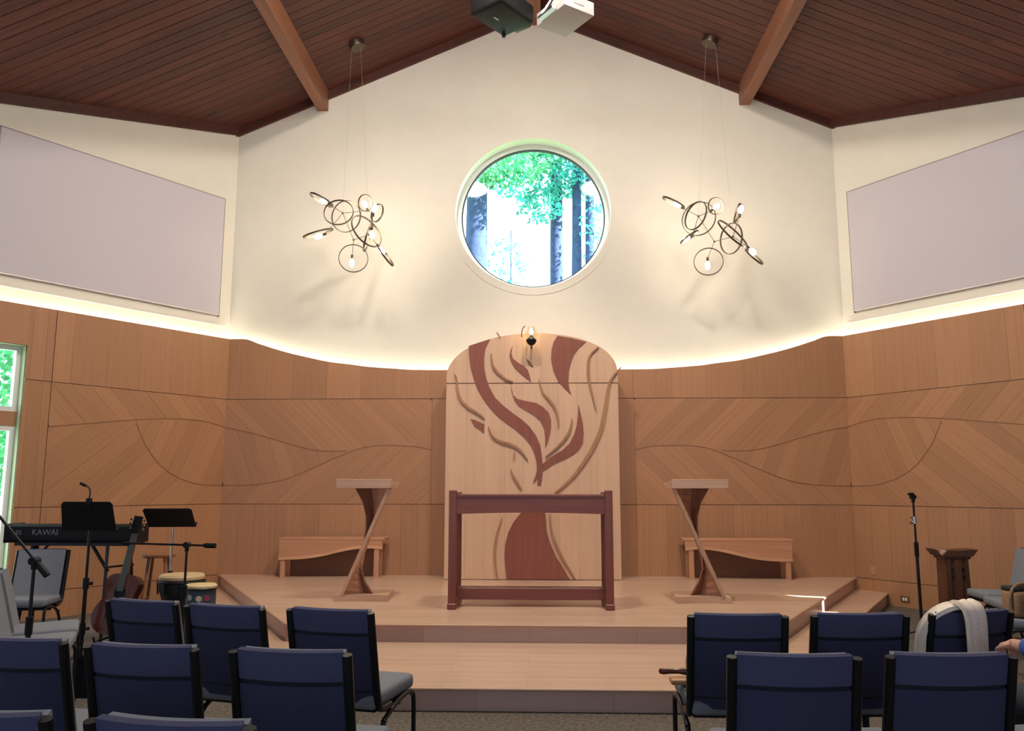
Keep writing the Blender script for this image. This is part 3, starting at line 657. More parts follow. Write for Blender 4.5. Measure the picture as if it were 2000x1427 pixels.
def apron(y0):
    lo = [(-0.715 + 1.43 * i / 16, 0.892 + 0.014 * math.sin(PI * i / 16)) for i in range(17)]
    return lambda m: m.prism(lo + [(0.715, 1.055), (-0.715, 1.055)], 0, 0.024, frame((0, y0, 0), (1, 0, 0), (0, 0, 1), (0, 1, 0)))
part('apron', TB, cherry('X'), apron(-0.022)); part('apron', TB, cherry('X'), apron(0.495))
part('stretcher', TB, cherry('X'), lambda m: m.box((-0.715, 0.16, 0.068), (0.715, 0.33, 0.178), bevel=0.005, seg=1))

# ------------------------------------------------------------------ benches
def bench(s, label):
    B = thing('bench', label, 'bench', (0, 10.62, 0.303), 0, 'benches against the back wall')
    def f(pts): return [(s * a, b) for a, b in pts]
    F = frame((0, 0, 0), (1, 0, 0), (0, 0, 1), (0, 1, 0))
    cv = sp2([(1.93, 0.358), (2.10, 0.372), (2.30, 0.358), (2.50, 0.318), (2.75, 0.262), (3.0, 0.232), (3.27, 0.224)], 4)
    part('apron', B, benchw('X'), lambda m: m.prism(f([(1.93, 0.49)] + [(a, b + 0.034) for a, b in cv] + [(3.27, 0.49)]), 0.0, 0.03, F))
    part('apron_edge', B, wood('bench_edge', (196, 144, 108), (218, 168, 130), 'X', 0.4), lambda m: m.prism(f([(a, b + 0.034) for a, b in cv] + cv[::-1]), -0.012, 0.03, F))
    part('seat', B, benchw('X'), lambda m: m.box((min(s * 1.90, s * 3.285), -0.005, 0.475), (max(s * 1.90, s * 3.285), 0.30, 0.503), bevel=0.004, seg=1))
    for a in (2.005, 3.215):
        h = 0.37 if a < 2.5 else 0.23
        part('leg', B, benchw('Z'), lambda m: m.box((s * a - 0.03, 0.0, 0.0), (s * a + 0.03, 0.05, h)))
        part('leg', B, benchw('Z'), lambda m: m.box((s * a - 0.03, 0.24, 0.0), (s * a + 0.03, 0.29, 0.475)))
        part('end_rail', B, benchw('Y'), lambda m: m.box((s * a - 0.02, 0.05, 0.30), (s * a + 0.02, 0.24, 0.475)))
    part('back_board', B, plain('shadowed_fir', (128, 84, 60), 0.6), lambda m: m.box((min(s * 2.03, s * 3.19), 0.262, 0.0), (max(s * 2.03, s * 3.19), 0.28, 0.475)))  # darker fir holds the shade under the bench in its colour
bench(-1, 'low fir bench with wavy apron behind the left lectern'); bench(1, 'low fir bench with wavy apron behind the right lectern')

# ------------------------------------------------------------------ lecterns
def lectern(s, label):
    Lc = thing('lectern', label, 'lectern', (s * 1.70, 8.6, 0.303), 0, 'hourglass lecterns')
    X = lambda x: s * (x - 1.70)          # x given on the right hand one
    # base slab with a hollowed front edge
    fr = [(X(1.45) + (X(2.0) - X(1.45)) * i / 10, -0.16 + 0.035 * math.sin(PI * i / 10)) for i in range(11)]
    part('base', Lc, maple('X'), lambda m: m.prism(fr + [(X(1.98), 0.26), (X(1.47), 0.30)], 0, 0.066))
    # slanted desk: apron and top
    a, b = sorted((X(1.415), X(1.975)))
    part('desk_front', Lc, maple('X'), lambda m: m.box((a, -0.30, 1.138), (b, -0.272, 1.228), bevel=0.003, seg=1))
    F = frame((0, 0, 0), (0, 1, 0), (0, 0, 1), (1, 0, 0))
    part('desk_top', Lc, maple('X'), lambda m: m.prism([(-0.272, 1.205), (-0.272, 1.226), (0.16, 1.172), (0.16, 1.151)], a, b, F))
    part('desk_lip', Lc, maple('X'), lambda m: m.box((a, 0.16, 1.142), (b, 0.178, 1.196)))
    for q in (a, b - 0.018):
        part('desk_side', Lc, maple('Y'), lambda m: m.prism([(-0.272, 1.140), (-0.272, 1.205), (0.16, 1.151), (0.16, 1.140)], q, q + 0.018, F))
    # diagonal strut
    part('strut', Lc, maple('Z'), lambda m: m.bar((X(1.437), -0.245, 1.14), (X(1.925), -0.115, 0.064), 0.036, 0.075, upv=(0, 1, 0), bevel=0.004))
    # folded sail panel between the strut and a hollow curve
    cz = [1.135, 1.06, 0.991, 0.92, 0.857, 0.79, 0.727, 0.66, 0.597, 0.53, 0.475, 0.40, 0.33, 0.26, 0.197, 0.12, 0.064]
    cxv = [(1.135, 1.835), (0.991, 1.752), (0.857, 1.714), (0.727, 1.708), (0.597, 1.722), (0.475, 1.755), (0.33, 1.752), (0.197, 1.708), (0.064, 1.618)]
    def curve(z):
        for (z0, x0), (z1, x1) in zip(cxv, cxv[1:]):
            if z1 <= z <= z0:
                t = (z0 - z) / (z0 - z1); return x0 + (x1 - x0) * t
        return cxv[-1][1]
    rows = []
    for z in cz:
        t = (1.14 - z) / 1.076; bx = 1.437 + 0.488 * t; by = -0.245 + 0.13 * t + 0.03; c = curve(z)
        rows.append([(bx, by), (c, 0.02)])
    fold = 0.62
    part('sail_panel', Lc, wood('sail_maple', (166, 118, 92), (194, 146, 116), 'Z', 0.45), lambda m: m.grid([[(X(p[0]), p[1], z), (X(p[0] + (q[0] - p[0]) * fold), 0.05, z)] for (p, q), z in zip(rows, cz)], 0.016))
    part('sail_edge', Lc, wood('sail_edge', (128, 82, 62), (152, 102, 80), 'Z', 0.45), lambda m: m.grid([[(X(p[0] + (q[0] - p[0]) * fold), 0.05, z), (X(q[0]), -0.03, z)] for (p, q), z in zip(rows, cz)], 0.016))  # strip past the fold: its shade is put into a darker wood colour
lectern(-1, 'hourglass maple lectern to the left of the cherry table'); lectern(1, 'hourglass maple lectern to the right of the cherry table')

# ------------------------------------------------------------------ ring chandeliers
def pendant(label, canopy, O, rings, bulbs, hubs):
    """positions (dx, dz, dy) relative to O, metres; rings = centre, radius, flatness, tilt"""
    P = thing('chandelier', label, 'chandelier', O, 0, 'ring chandeliers')
    rel = lambda p: Vector(p) - Vector(O)
    c = rel(canopy); tilt = math.atan(SLOPE) * (1 if canopy[0] < 0 else -1)
    m = MB(); m.lathe([(0.10, -0.07), (0.105, -0.06), (0.105, 0.02)], 28, M=Matrix.Translation(c + Vector((0, 0, 0.0))) @ Matrix.Rotation(-tilt, 4, 'Y')); cn = m.build('canopy', M_BRONZE, P, 40)
    for h, dx in zip((hubs[0], hubs[-1]), (-0.06, 0.06)):
        m = MB(); m.tube([c + Vector((dx, 0, -0.03)), (h[0], h[2], h[1])], 0.0014, 5); m.build('cable', M_WIRE, P)
    for h in hubs:
        m = MB(); m.ellipsoid((h[0], h[2], h[1]), (0.014, 0.014, 0.014), 10, 6); m.build('hub', M_BRONZE, P, 60)
    for a, b in zip(hubs, hubs[1:]):
        m = MB(); m.tube([(a[0], a[2], a[1]), (b[0], b[2], b[1])], 0.0035, 6); m.build('rod', M_BRONZE, P, 60)
    for (cx, cz, dy, R_, ratio, mx, mz) in rings:
        s_ = math.sqrt(max(0, 1 - ratio * ratio)); L = math.hypot(mx, mz) or 1
        vw = (Vector(O) - CAM_LOC).normalized(); vr = vw.cross(Vector((0, 0, 1))).normalized(); vu = vr.cross(vw)
        nrm = (vr * (s_ * mx / L) + vu * (s_ * mz / L) - vw * ratio).normalized(); a = Vector((0, 0, 1)).cross(nrm)
        if a.length < 1e-3: a = Vector((1, 0, 0))
        a.normalize(); b = nrm.cross(a); m = MB(); n_ = 40; vs = []
        for i in range(n_):
            d = a * math.cos(2 * PI * i / n_) + b * math.sin(2 * PI * i / n_); ctr = Vector((cx, dy, cz))
            vs.append([m.bm.verts.new(ctr + d * (R_ + e) + nrm * h) for e, h in ((-.004, -.011), (.004, -.011), (.004, .011), (-.004, .011))])
        for i in range(n_):
            p, q = vs[i], vs[(i + 1) % n_]
            for j in range(4): m.bm.faces.new((p[j], p[(j + 1) % 4], q[(j + 1) % 4], q[j]))
        bmesh.ops.recalc_face_normals(m.bm, faces=m.bm.faces[:]); m.build('hoop', M_BRONZE, P, 40)
    for (bx, bz, dy, ax, az) in bulbs:
        p = Vector((bx, dy, bz)); d = Vector((ax, 0.0, az)).normalized()
        h = min((Vector((q[0], q[2], q[1])) for q in hubs), key=lambda q: (q - p).length)
        F = p and Matrix.Translation(p) @ d.to_track_quat('Z', 'Y').to_matrix().to_4x4()
        m = MB(); m.tube([h, p - d * 0.07], 0.0035, 6); m.build('rod', M_BRONZE, P, 60)
        m = MB(); m.lathe([(0.014, -0.085), (0.016, -0.08), (0.016, -0.035), (0.012, -0.03)], 14, M=F); sk = m.build('socket', M_BRONZE, P, 40)
        m = MB(); m.lathe([(0.009, -0.035), (0.024, -0.01), (0.033, 0.022), (0.031, 0.050), (0.018, 0.072), (0.002, 0.08)], 14, M=F); m.build('bulb', M_BULB, P, 60)
PX = 1.0 / (5.946 * 152.5)         # metres for one unit of the sketch grid
def mk(o, units):
    return [((x - o[0]) * PX, (o[1] - y) * PX) for x, y in units]
def rings_of(o, lst):
    r = []
    for i, (x, y, a, ratio, mx, my) in enumerate(lst):
        r.append(((x - o[0]) * PX, (o[1] - y) * PX, 0.10 * math.sin(i * 2.1), a * PX, ratio, mx, -my))
    return r
def bulbs_of(o, lst):
    return [((x - o[0]) * PX, (o[1] - y) * PX, 0.10 * math.sin(i * 2.1 + 0.4), ax, -ay) for i, (x, y, ax, ay) in enumerate(lst)]
def hubs_of(o, lst): return [((x - o[0]) * PX, (o[1] - y) * PX, 0.0) for x, y in lst]
oL = (760, 700)
pendant('bronze ring chandelier hanging to the left of the round window', (-2.374, 10.22, 7.403), (-2.350, 10.22, 4.790),
    rings_of(oL, [(378, 332, 150, .20, -.45, .89), (665, 515, 190, .86, .8, .3), (610, 520, 172, .80, .35, 1), (905, 375, 98, .80, 1, 0), (1037, 475, 112, .55, .93, .35), (948, 752, 215, .55, .7, -.7), (950, 805, 168, .16, .97, .25), (765, 1035, 170, .96, 0, 1), (375, 770, 180, .12, .33, .94), (1168, 1030, 142, .14, .77, -.63)]),
    bulbs_of(oL, [(415, 350, -.9, -.45), (900, 395, -.5, -.9), (1035, 500, .2, -1), (370, 765, -.9, .35), (755, 1075, 0, 1), (1125, 975, .63, .77), (985, 735, .1, 1)]),
    hubs_of(oL, [(640, 500), (780, 830), (960, 770)]))
oR = (760, 700)
pendant('bronze ring chandelier hanging to the right of the round window', (2.407, 10.258, 7.389), (2.378, 10.25, 4.742),
    rings_of(oR, [(278, 357, 142, .16, -.5, .85), (585, 535, 203, .90, .5, .5), (520, 550, 172, .58, .87, .5), (770, 405, 98, .85, 1, 0), (1040, 470, 118, .16, .95, .32), (935, 770, 222, .20, .72, -.69), (940, 805, 180, .68, .98, .2), (680, 1060, 167, .95, 0, 1), (437, 808, 122, .14, .55, .83), (1195, 1022, 132, .14, .70, -.71)]),
    bulbs_of(oR, [(345, 385, -.85, -.5), (770, 410, .6, -.5), (1035, 505, .25, -1), (440, 785, -.85, .5), (665, 1090, 0, 1), (1140, 975, .7, .7)]),
    hubs_of(oR, [(565, 530), (740, 840), (960, 780)]))

# ------------------------------------------------------------------ projectors under the ridge
PJ = thing('projector', 'black projector hanging beside the grey one under the ridge', 'projector', (-0.275, 8.05, 6.49), math.radians(-38), 'projectors')
part('body', PJ, M_BLACKP, lambda m: m.box((-0.22, -0.30, -0.12), (0.22, 0.26, 0.10), bevel=0.04, seg=3), 40)
part('lens_hood', PJ, plain('dark_grey_plastic', (40, 40, 42), 0.4), lambda m: m.box((-0.09, 0.24, -0.09), (0.12, 0.33, 0.05), bevel=0.02, seg=2), 40)
part('lens', PJ, plain('lens_black', (8, 8, 12), 0.08), lambda m: m.cyl((0.015, 0.32, -0.02), (0.015, 0.345, -0.02), 0.05))
part('foot_pad', PJ, M_BLACKP, lambda m: m.cyl((-0.17, 0.20, -0.15), (-0.17, 0.20, -0.11), 0.02))
part('latch', PJ, M_GREYPL, lambda m: m.box((-0.04, -0.12, -0.126), (-0.02, -0.05, -0.118)))
part('pole', PJ, M_BLACK, lambda m: m.cyl((0.0, 0.0, 0.10), (0.0, 0.0, 1.69), 0.022))
PG = thing('projector', 'pale grey square projector hanging to the right under the ridge', 'projector', (0.38, 8.05, 6.45), math.radians(35), 'projectors')
part('body', PG, M_GREYPL, lambda m: m.box((-0.195, -0.25, -0.10), (0.195, 0.25, 0.05), bevel=0.008, seg=2), 40)
part('side_grille', PG, plain('mid_grey_grille', (150, 150, 150), 0.5), lambda m: m.box((-0.08, -0.256, -0.04), (0.06, -0.248, 0.02)))
part('bracket', PG, M_CHROME, lambda m: (m.bar((-0.25, -0.05, -0.06), (-0.12, 0.0, 0.18), 0.03, 0.012), m.bar((-0.25, 0.08, -0.06), (-0.12, 0.03, 0.18), 0.03, 0.012), m.box((-0.26, -0.12, -0.09), (-0.20, 0.14, -0.06))), None)
part('pole', PG, M_BLACK, lambda m: m.cyl((-0.08, 0.0, 0.05), (-0.08, 0.0, 1.60), 0.022))

# ------------------------------------------------------------------ stacking chairs
def make_chair():
    C = thing('chair', 'prototype', 'chair')
    # seat cushion
    def seat(m):
        t = bmesh.new(); bmesh.ops.create_cube(t, size=1.0)
        for v in t.verts: v.co = Vector((v.co.x * (0.45 if v.co.y > 0 else 0.42), -0.0 + v.co.y * 0.46, 0.435 + v.co.z * 0.075 + (0.012 if v.co.y > 0 else 0)))
        bmesh.ops.bevel(t, geom=t.edges[:], offset=0.032, segments=4, affect='EDGES', profile=0.6); m.add(t)
    part('seat', C, M_GREYFAB, seat, 50)
    part('seat_pan', C, M_BLACKP, lambda m: m.box((-0.20, -0.20, 0.385), (0.20, 0.20, 0.402), bevel=0.004, seg=1))
    def yb_(v): return -0.205 - 0.105 * v
    def slab(v0, v1, bow, y_off, th, nx=10, nv=5, w=0.200):
        rows = []
        for j in range(nv + 1):
            v = v0 + (v1 - v0) * j / nv; z = 0.44 + 0.42 * v
            rows.append([(-w + 2 * w * i / nx, yb_(v) + y_off - bow * (1 - (-1 + 2 * i / nx) ** 2), z) for i in range(nx + 1)])
        return lambda m: m.grid(rows, th)
    bk = part('backrest', C, M_GREYFAB, slab(0.0, 1.01, 0.030, 0.030, 0.03), 50)
    part('back_panel', C, M_NAVY, slab(-0.02, 0.735, 0.034, -0.004, 0.022), 50)
    part('back_band', C, M_NAVY2, slab(0.775, 1.025, 0.034, -0.003, 0.024, nv=4), 50)
    part('piping', C, M_PIPE, slab(0.725, 0.785, 0.034, 0.004, 0.014, nv=2), 50)
    part('piping', C, M_PIPE, slab(0.10, 0.115, 0.036, -0.006, 0.004, nv=1), 50)
    for s in (-1, 1):
        part('back_post', C, M_BLACK, lambda m: m.tube(smooth_path([(s * 0.212, -0.06, 0.392), (s * 0.213, -0.17, 0.40), (s * 0.215, -0.212, 0.46), (s * 0.215, -0.262, 0.66), (s * 0.215, -0.309, 0.862)], 4), 0.0185, 10), 60)
        part('seat_rail', C, M_BLACK, lambda m: m.tube(smooth_path([(s * 0.216, -0.14, 0.33), (s * 0.22, 0.0, 0.385), (s * 0.222, 0.14, 0.405), (s * 0.222, 0.20, 0.385)], 4), 0.0125, 8), 60)
        part('leg', C, M_BLACK, lambda m: m.tube(smooth_path([(s * 0.222, 0.13, 0.405), (s * 0.222, 0.195, 0.395), (s * 0.222, 0.225, 0.35), (s * 0.222, 0.232, 0.15), (s * 0.222, 0.236, 0.0)], 4), 0.0125, 8), 60)
        part('leg', C, M_BLACK, lambda m: m.tube(smooth_path([(s * 0.214, -0.12, 0.34), (s * 0.218, -0.17, 0.28), (s * 0.222, -0.23, 0.12), (s * 0.224, -0.265, 0.0)], 4), 0.0125, 8), 60)
        part('bolt', C, M_CHROME, lambda m: m.cyl((s * 0.220, -0.13, 0.335), (s * 0.234, -0.13, 0.335), 0.010, 12), 40)
    part('crossbar', C, M_BLACK, lambda m: m.tube([(-0.22, 0.05, 0.375), (0.22, 0.05, 0.375)], 0.010, 8), 60)
    return C
PROTO = make_chair(); FIRST = [True]
def place_chair(x, y, rz, label, group):
    if FIRST[0]: c = PROTO; FIRST[0] = False
    else: c = copy_tree(PROTO)
    c.location = (x, y, 0); c.rotation_euler = (0, 0, rz); c['label'] = label; c['group'] = group; return c
def chair_posts(L, R_, label, group='navy chairs facing the platform'):
    """outer top ends of the two back posts, seen from behind"""
    L, R_ = Vector(L), Vector(R_); d = (R_ - L).normalized(); f = Vector((-d.y, d.x)); c = (L + R_) / 2 + f * 0.309
    return place_chair(c.x, c.y, math.atan2(d.y, d.x), label, group)
chair_posts((-2.167, 4.33), (-1.765, 4.21), 'navy chair in the front left row, nearest the drums')
chair_posts((-1.682, 4.164), (-1.262, 4.055), 'navy chair in the front left row, second from the aisle')
chair_posts((-1.150, 4.064), (-0.690, 3.952), 'navy chair in the front left row, at the aisle')
chair_posts((0.777, 3.930), (1.226, 3.925), 'navy chair in the front right row holding wooden handles')
chair_posts((1.359, 3.957), (1.790, 3.978), 'navy chair in the front right row between the aisle chair and the scarf chair')
chair_posts((1.930, 4.022), (2.345, 4.125), 'navy chair in the front right row with a cream scarf over its back')
chair_posts((-2.160, 3.225), (-1.715, 3.163), 'navy chair in the second left row, cut off by the left edge')
chair_posts((-1.610, 3.115), (-1.163, 3.055), 'navy chair in the second left row, middle one')
chair_posts((-1.040, 3.041), (-0.578, 2.986), 'navy chair in the second left row, at the aisle')
chair_posts((0.751, 3.012), (1.204, 2.998), 'navy chair in the second right row, at the aisle')
chair_posts((1.318, 3.030), (1.751, 3.045), 'navy chair in the second right row, next to the seated person')
chair_posts((2.12, 3.10), (2.55, 3.18), 'navy chair in the second right row under the seated person')
chair_posts((-1.62, 2.19), (-1.165, 2.155), 'navy chair in the nearest left row, only its top edge showing at the left corner')
chair_posts((-1.072, 2.149), (-0.612, 2.091), 'navy chair in the nearest left row, only its top edge showing by the aisle')
GM = 'grey seated chairs at the sides'
place_chair(-4.49, 7.36, math.atan2(-1.0, 0.0) - PI / 2 + 0.22, 'grey chair facing the room underneath the keyboard', GM)
place_chair(-3.43, 5.86, -math.radians(62), 'grey chair by the left edge, farther of the two turned sideways', GM)
place_chair(-3.18, 5.36, -math.radians(66), 'grey chair by the left edge, nearer of the two turned sideways', GM)
place_chair(4.46, 8.10, math.radians(86), 'grey chair against the right wall next to the small pedestal', GM)
place_chair(4.30, 7.52, math.radians(82), 'grey chair by the right edge just behind the tan bag', GM)
place_chair(3.86, 6.55, math.radians(70), 'grey chair by the right edge holding the tan bag', GM)

# ------------------------------------------------------------------ keyboard on its stand
KY = thing('keyboard', 'long black stage piano with white lettering on its back', 'keyboard', (-4.325, 7.90, 0.925))
part('case', KY, M_BLACKP, lambda m: m.prism([(-0.14, 0.0), (-0.15, 0.03), (-0.15, 0.15), (-0.12, 0.172), (0.02, 0.172), (0.04, 0.11), (0.15, 0.095), (0.15, 0.0)], -0.69, 0.565, frame((0, 0, 0), (0, 1, 0), (0, 0, 1), (1, 0, 0))))
part('key_bed', KY, plain('ivory_keys', (226, 224, 214), 0.3), lambda m: m.box((-0.63, 0.045, 0.098), (0.50, 0.145, 0.112)))
for q in (-0.692, 0.557): part('end_cap', KY, M_BLACKP, lambda m: m.box((q, -0.152, -0.004), (q + 0.012, 0.152, 0.176), bevel=0.004, seg=1))
def lettering(txt, size, loc, par):
    cu = bpy.data.curves.new('lettering', 'FONT'); cu.body = txt; cu.size = size; cu.extrude = 0.0008
    o = bpy.data.objects.new('lettering_tmp', cu); COL.objects.link(o); dg = bpy.context.evaluated_depsgraph_get()
    me = bpy.data.meshes.new_from_object(o.evaluated_get(dg)); bpy.data.objects.remove(o); me.materials.clear(); me.materials.append(plain('pale_lettering', (120, 120, 120), 0.5))
    q = bpy.data.objects.new('lettering', me); COL.objects.link(q); q.parent = par; q.location = loc; q.rotation_euler = (PI / 2, 0, 0); return q
lettering('KAWAI', 0.078, (-0.42, -0.1505, 0.072), KY); lettering('ES', 0.058, (-0.575, -0.1505, 0.076), KY)
KS = thing('keyboard_stand', 'black folding stand under the stage piano', 'stand', (-4.325, 7.90, 0.0))
for q in (0.30, 0.40): part('leg', KS, M_BLACK, lambda m: m.bar((q, -0.10 if q < .35 else 0.12, 0.90), (q + (0.06 if q < .35 else 0.05), -0.22 if q < .35 else 0.22, 0.0), 0.03))
for q in (-0.42, -0.52): part('leg', KS, M_BLACK, lambda m: m.bar((q, 0.12 if q < -.5 else -0.10, 0.90), (q - 0.05, 0.22 if q < -.5 else -0.22, 0.0), 0.03))
part('brace', KS, M_BLACK, lambda m: m.bar((0.15, -0.10, 0.90), (0.34, -0.14, 0.66), 0.022)); part('brace', KS, M_BLACK, lambda m: m.bar((-0.28, -0.10, 0.90), (-0.45, -0.14, 0.66), 0.022))
for z in (0.55, 0.70): part('rung', KS, M_BLACK, lambda m: m.bar((0.33, -0.15, z), (0.43, 0.16, z), 0.018))
part('top_rail', KS, M_BLACK, lambda m: m.box((-0.60, -0.12, 0.895), (0.55, -0.08, 0.922))); part('top_rail', KS, M_BLACK, lambda m: m.box((-0.60, 0.08, 0.895), (0.55, 0.12, 0.922)))

# ------------------------------------------------------------------ music stands
def music_stand(loc, zt, zb, rz, tilt, w, lower, mats, label, lamp=False):
    S = thing('music_stand', label, 'music stand', loc, rz, 'music stands')
    h = (zt - zb) / math.cos(tilt); M = Matrix.Translation((0, 0, zb)) @ Matrix.Rotation(tilt, 4, 'X')
    w0 = w * 0.5 * 0.94
    part('tray', S, M_BLACKP, lambda m: m.prism([(-w / 2 * lower, 0.0), (w / 2 * lower, 0.0), (w / 2, h - 0.02), (w / 2 - 0.02, h), (-w / 2 + 0.02, h), (-w / 2, h - 0.02)], -0.004, 0.004, M @ frame((0, 0, 0), (1, 0, 0), (0, 0, 1), (0, -1, 0))))
    part('tray_lip', S, M_BLACKP, lambda m: m.box((-w / 2 * lower, 0.0, -0.004), (w / 2 * lower, 0.05, 0.004), M))
    part('tube', S, mats[0], lambda m: m.cyl((0, 0.01, 0.62), (0, 0.01, zb + 0.05), 0.011, 12), 60)
    part('tube', S, M_BLACK, lambda m: m.cyl((0, 0.01, 0.06), (0, 0.01, 0.66), 0.016, 12), 60)
    for z in ((0.62,) if not lamp else (0.66, 0.30)):
        part('clutch', S, M_BLACK, lambda m: (m.cyl((0, 0.01, z - 0.045), (0, 0.01, z + 0.045), 0.024, 12), m.cyl((0, 0.01, z), (0.055, 0.01, z), 0.014, 10)), 50)
    for a in (0.4, 2.5, 4.6): part('leg', S, M_BLACK, lambda m: m.tube([(0, 0.01, 0.16), (0.14 * math.cos(a), 0.14 * math.sin(a), 0.06), (0.25 * math.cos(a), 0.25 * math.sin(a), 0.012)], 0.010, 8), 60)
    if lamp:
        T = M @ Vector((0.02, 0, h))
        part('clip', S, M_BLACKP, lambda m: m.box((T.x - 0.018, T.y - 0.02, T.z - 0.03), (T.x + 0.018, T.y + 0.02, T.z + 0.03), bevel=0.004, seg=1))
        part('gooseneck', S, M_BLACK, lambda m: m.tube(smooth_path([T + Vector((0, 0, 0.03)), T + Vector((0.004, 0, 0.08)), T + Vector((-0.01, 0, 0.115)), T + Vector((-0.05, 0, 0.14))], 4), 0.006, 8), 60)
        part('lamp_head', S, M_BLACKP, lambda m: m.tube([T + Vector((-0.035, 0, 0.13)), T + Vector((-0.085, 0, 0.152))], 0.012, 8), 60)
    return S
music_stand((-3.665, 6.80, 0), 1.328, 1.095, 0.0, 0.30, 0.43, 1.06, (M_BLACK,), 'black music stand with a clip lamp in front of the stage piano', True)
S2 = music_stand((-3.41, 7.80, 0), 1.250, 1.076, 0.15, 0.9, 0.44, 0.98, (M_CHROME,), 'black music stand with a chrome tube above the wooden stool')

# ------------------------------------------------------------------ microphone stands
def boom_stand(loc, h, boom, label, heavy=False):
    S = thing('microphone_stand', label, 'microphone stand', loc, 0, 'microphone stands')
    part('pole', S, M_BLACK, lambda m: m.cyl((0, 0, 0.05), (0, 0, h * 0.62), 0.015, 12), 60)
    part('pole', S, M_BLACK, lambda m: m.cyl((0, 0, h * 0.6), (0, 0, h), 0.010, 12), 60)
    part('clutch', S, M_BLACKP, lambda m: m.cyl((0, 0, h * 0.58), (0, 0, h * 0.68), 0.021, 12), 60)
    part('pivot', S, M_BLACKP, lambda m: (m.cyl((0, -0.03, h), (0, 0.03, h), 0.024, 12), m.cyl((0, 0, h - 0.05), (0, 0, h), 0.017, 12)), 60)
    if boom:
        a, b = Vector((0, -0.005, h)) + Vector(boom[0]), Vector((0, -0.005, h)) + Vector(boom[1])
        part('boom', S, M_BLACK, lambda m: m.tube([a, b], 0.0085, 10), 60)
        d = (b - a).normalized()
        part('counterweight', S, M_BLACKP, lambda m: m.tube([b - d * 0.10, b - d * 0.08, b], [0.012, 0.020, 0.020], 12), 60)
        part('clip', S, M_BLACKP, lambda m: m.tube([a - d * 0.02, a + d * 0.04], 0.014, 10), 60)
    for k_ in range(3):
        q = 0.5 + k_ * 2 * PI / 3
        part('leg', S, M_BLACK, lambda m: m.tube([(0, 0, 0.09), (0.06 * math.cos(q), 0.06 * math.sin(q), 0.075), (0.29 * math.cos(q), 0.29 * math.sin(q), 0.012)], 0.009, 8), 60)
    part('leg_hub', S, M_BLACKP, lambda m: m.cyl((0, 0, 0.045), (0, 0, 0.12), 0.026, 12), 60)
    return S
boom_stand((-2.935, 4.90, 0), 1.012, ((-0.30, 0, 0.33), (0.088, 0, -0.085)), 'black boom stand slanting across the grey chairs at the left edge')
boom_stand((-2.745, 6.60, 0), 0.990, ((-0.505, 0, 0.012), (0.235, 0, -0.006)), 'black boom stand with a level arm in front of the drums')
S = boom_stand((3.765, 8.264, 0), 1.36, None, 'tall straight black microphone stand near the right wall')
part('clip', S, M_BLACKP, lambda m: (m.tube([(0.0, 0, 1.36), (0.0, 0, 1.385), (-0.02, 0, 1.395)], 0.012, 8), m.box((-0.045, -0.015, 1.375), (0.012, 0.015, 1.40), bevel=0.004, seg=1)), 50)
part('knob', S, M_CHROME, lambda m: (m.cyl((0, 0, 1.10), (0, 0, 1.17), 0.018, 12), m.cyl((-0.045, 0, 1.11), (0, 0, 1.11), 0.012, 10), m.cyl((-0.035, 0, 1.16), (0, 0, 1.16), 0.010, 10)), 50)

# ------------------------------------------------------------------ stool, drums, guitar, monitor
SL = thing('stool', 'round wooden bar stool behind the drums', 'stool', (-3.71, 8.20, 0))
STW = wood('stool_oak', (126, 74, 36), (160, 102, 56), 'Z', 0.45)
part('seat', SL, STW, lambda m: m.lathe([(0.150, 0.76), (0.16, 0.77), (0.16, 0.787), (0.15, 0.795)], 32), 40)
for i in range(4):
    a = PI / 4 + i * PI / 2 + 0.2
    part('leg', SL, STW, lambda m: m.tube([(0.105 * math.cos(a), 0.105 * math.sin(a), 0.765), (0.20 * math.cos(a), 0.20 * math.sin(a), 0.0)], 0.017, 10), 60)
for z in (0.26, 0.36):
    for i in range(4):
        a = PI / 4 + i * PI / 2 + 0.2; b = a + PI / 2; r = 0.105 + 0.095 * (0.765 - z) / 0.765
        if (i % 2 == 0) == (z < 0.3): part('rung', SL, STW, lambda m: m.tube([(r * math.cos(a), r * math.sin(a), z), (r * math.cos(b), r * math.sin(b), z)], 0.011, 8), 60)
DJ = thing('goblet_drum', 'tall dark goblet drum with a tan head', 'drum', (-3.18, 7.545, 0))
part('shell', DJ, plain('charcoal_shell', (34, 38, 40), 0.5, noise=0.2), lambda m: m.lathe([(0.125, 0.0), (0.13, 0.03), (0.095, 0.10), (0.075, 0.22), (0.085, 0.28), (0.150, 0.40), (0.188, 0.52), (0.195, 0.62), (0.192, 0.63)], 36), 50)
part('head', DJ, plain('tan_skin', (196, 168, 122), 0.6), lambda m: m.lathe([(0.197, 0.622), (0.199, 0.646), (0.185, 0.664), (0.05, 0.666)], 36), 30)
part('rim_ring', DJ, M_BLACK, lambda m: m.tube([(0.203 * math.cos(2 * PI * i / 36), 0.203 * math.sin(2 * PI * i / 36), 0.60) for i in range(36)], 0.011, 8, closed=True), 60)
for i in range(10):
    a = 2 * PI * i / 10
    part('tuning_lug', DJ, M_BLACK, lambda m: m.tube([(0.207 * math.cos(a), 0.207 * math.sin(a), 0.60), (0.200 * math.cos(a), 0.200 * math.sin(a), 0.50)], 0.008, 6), 60)
DR = thing('hand_drum', 'small cylindrical drum with coloured flowers on its shell', 'drum', (-2.905, 7.32, 0))
part('shell', DR, plain('dark_print_shell', (36, 52, 62), 0.5, noise=0.5, nscale=14), lambda m: m.lathe([(0.125, 0.0), (0.128, 0.02), (0.128, 0.575), (0.125, 0.58)], 32), 40)
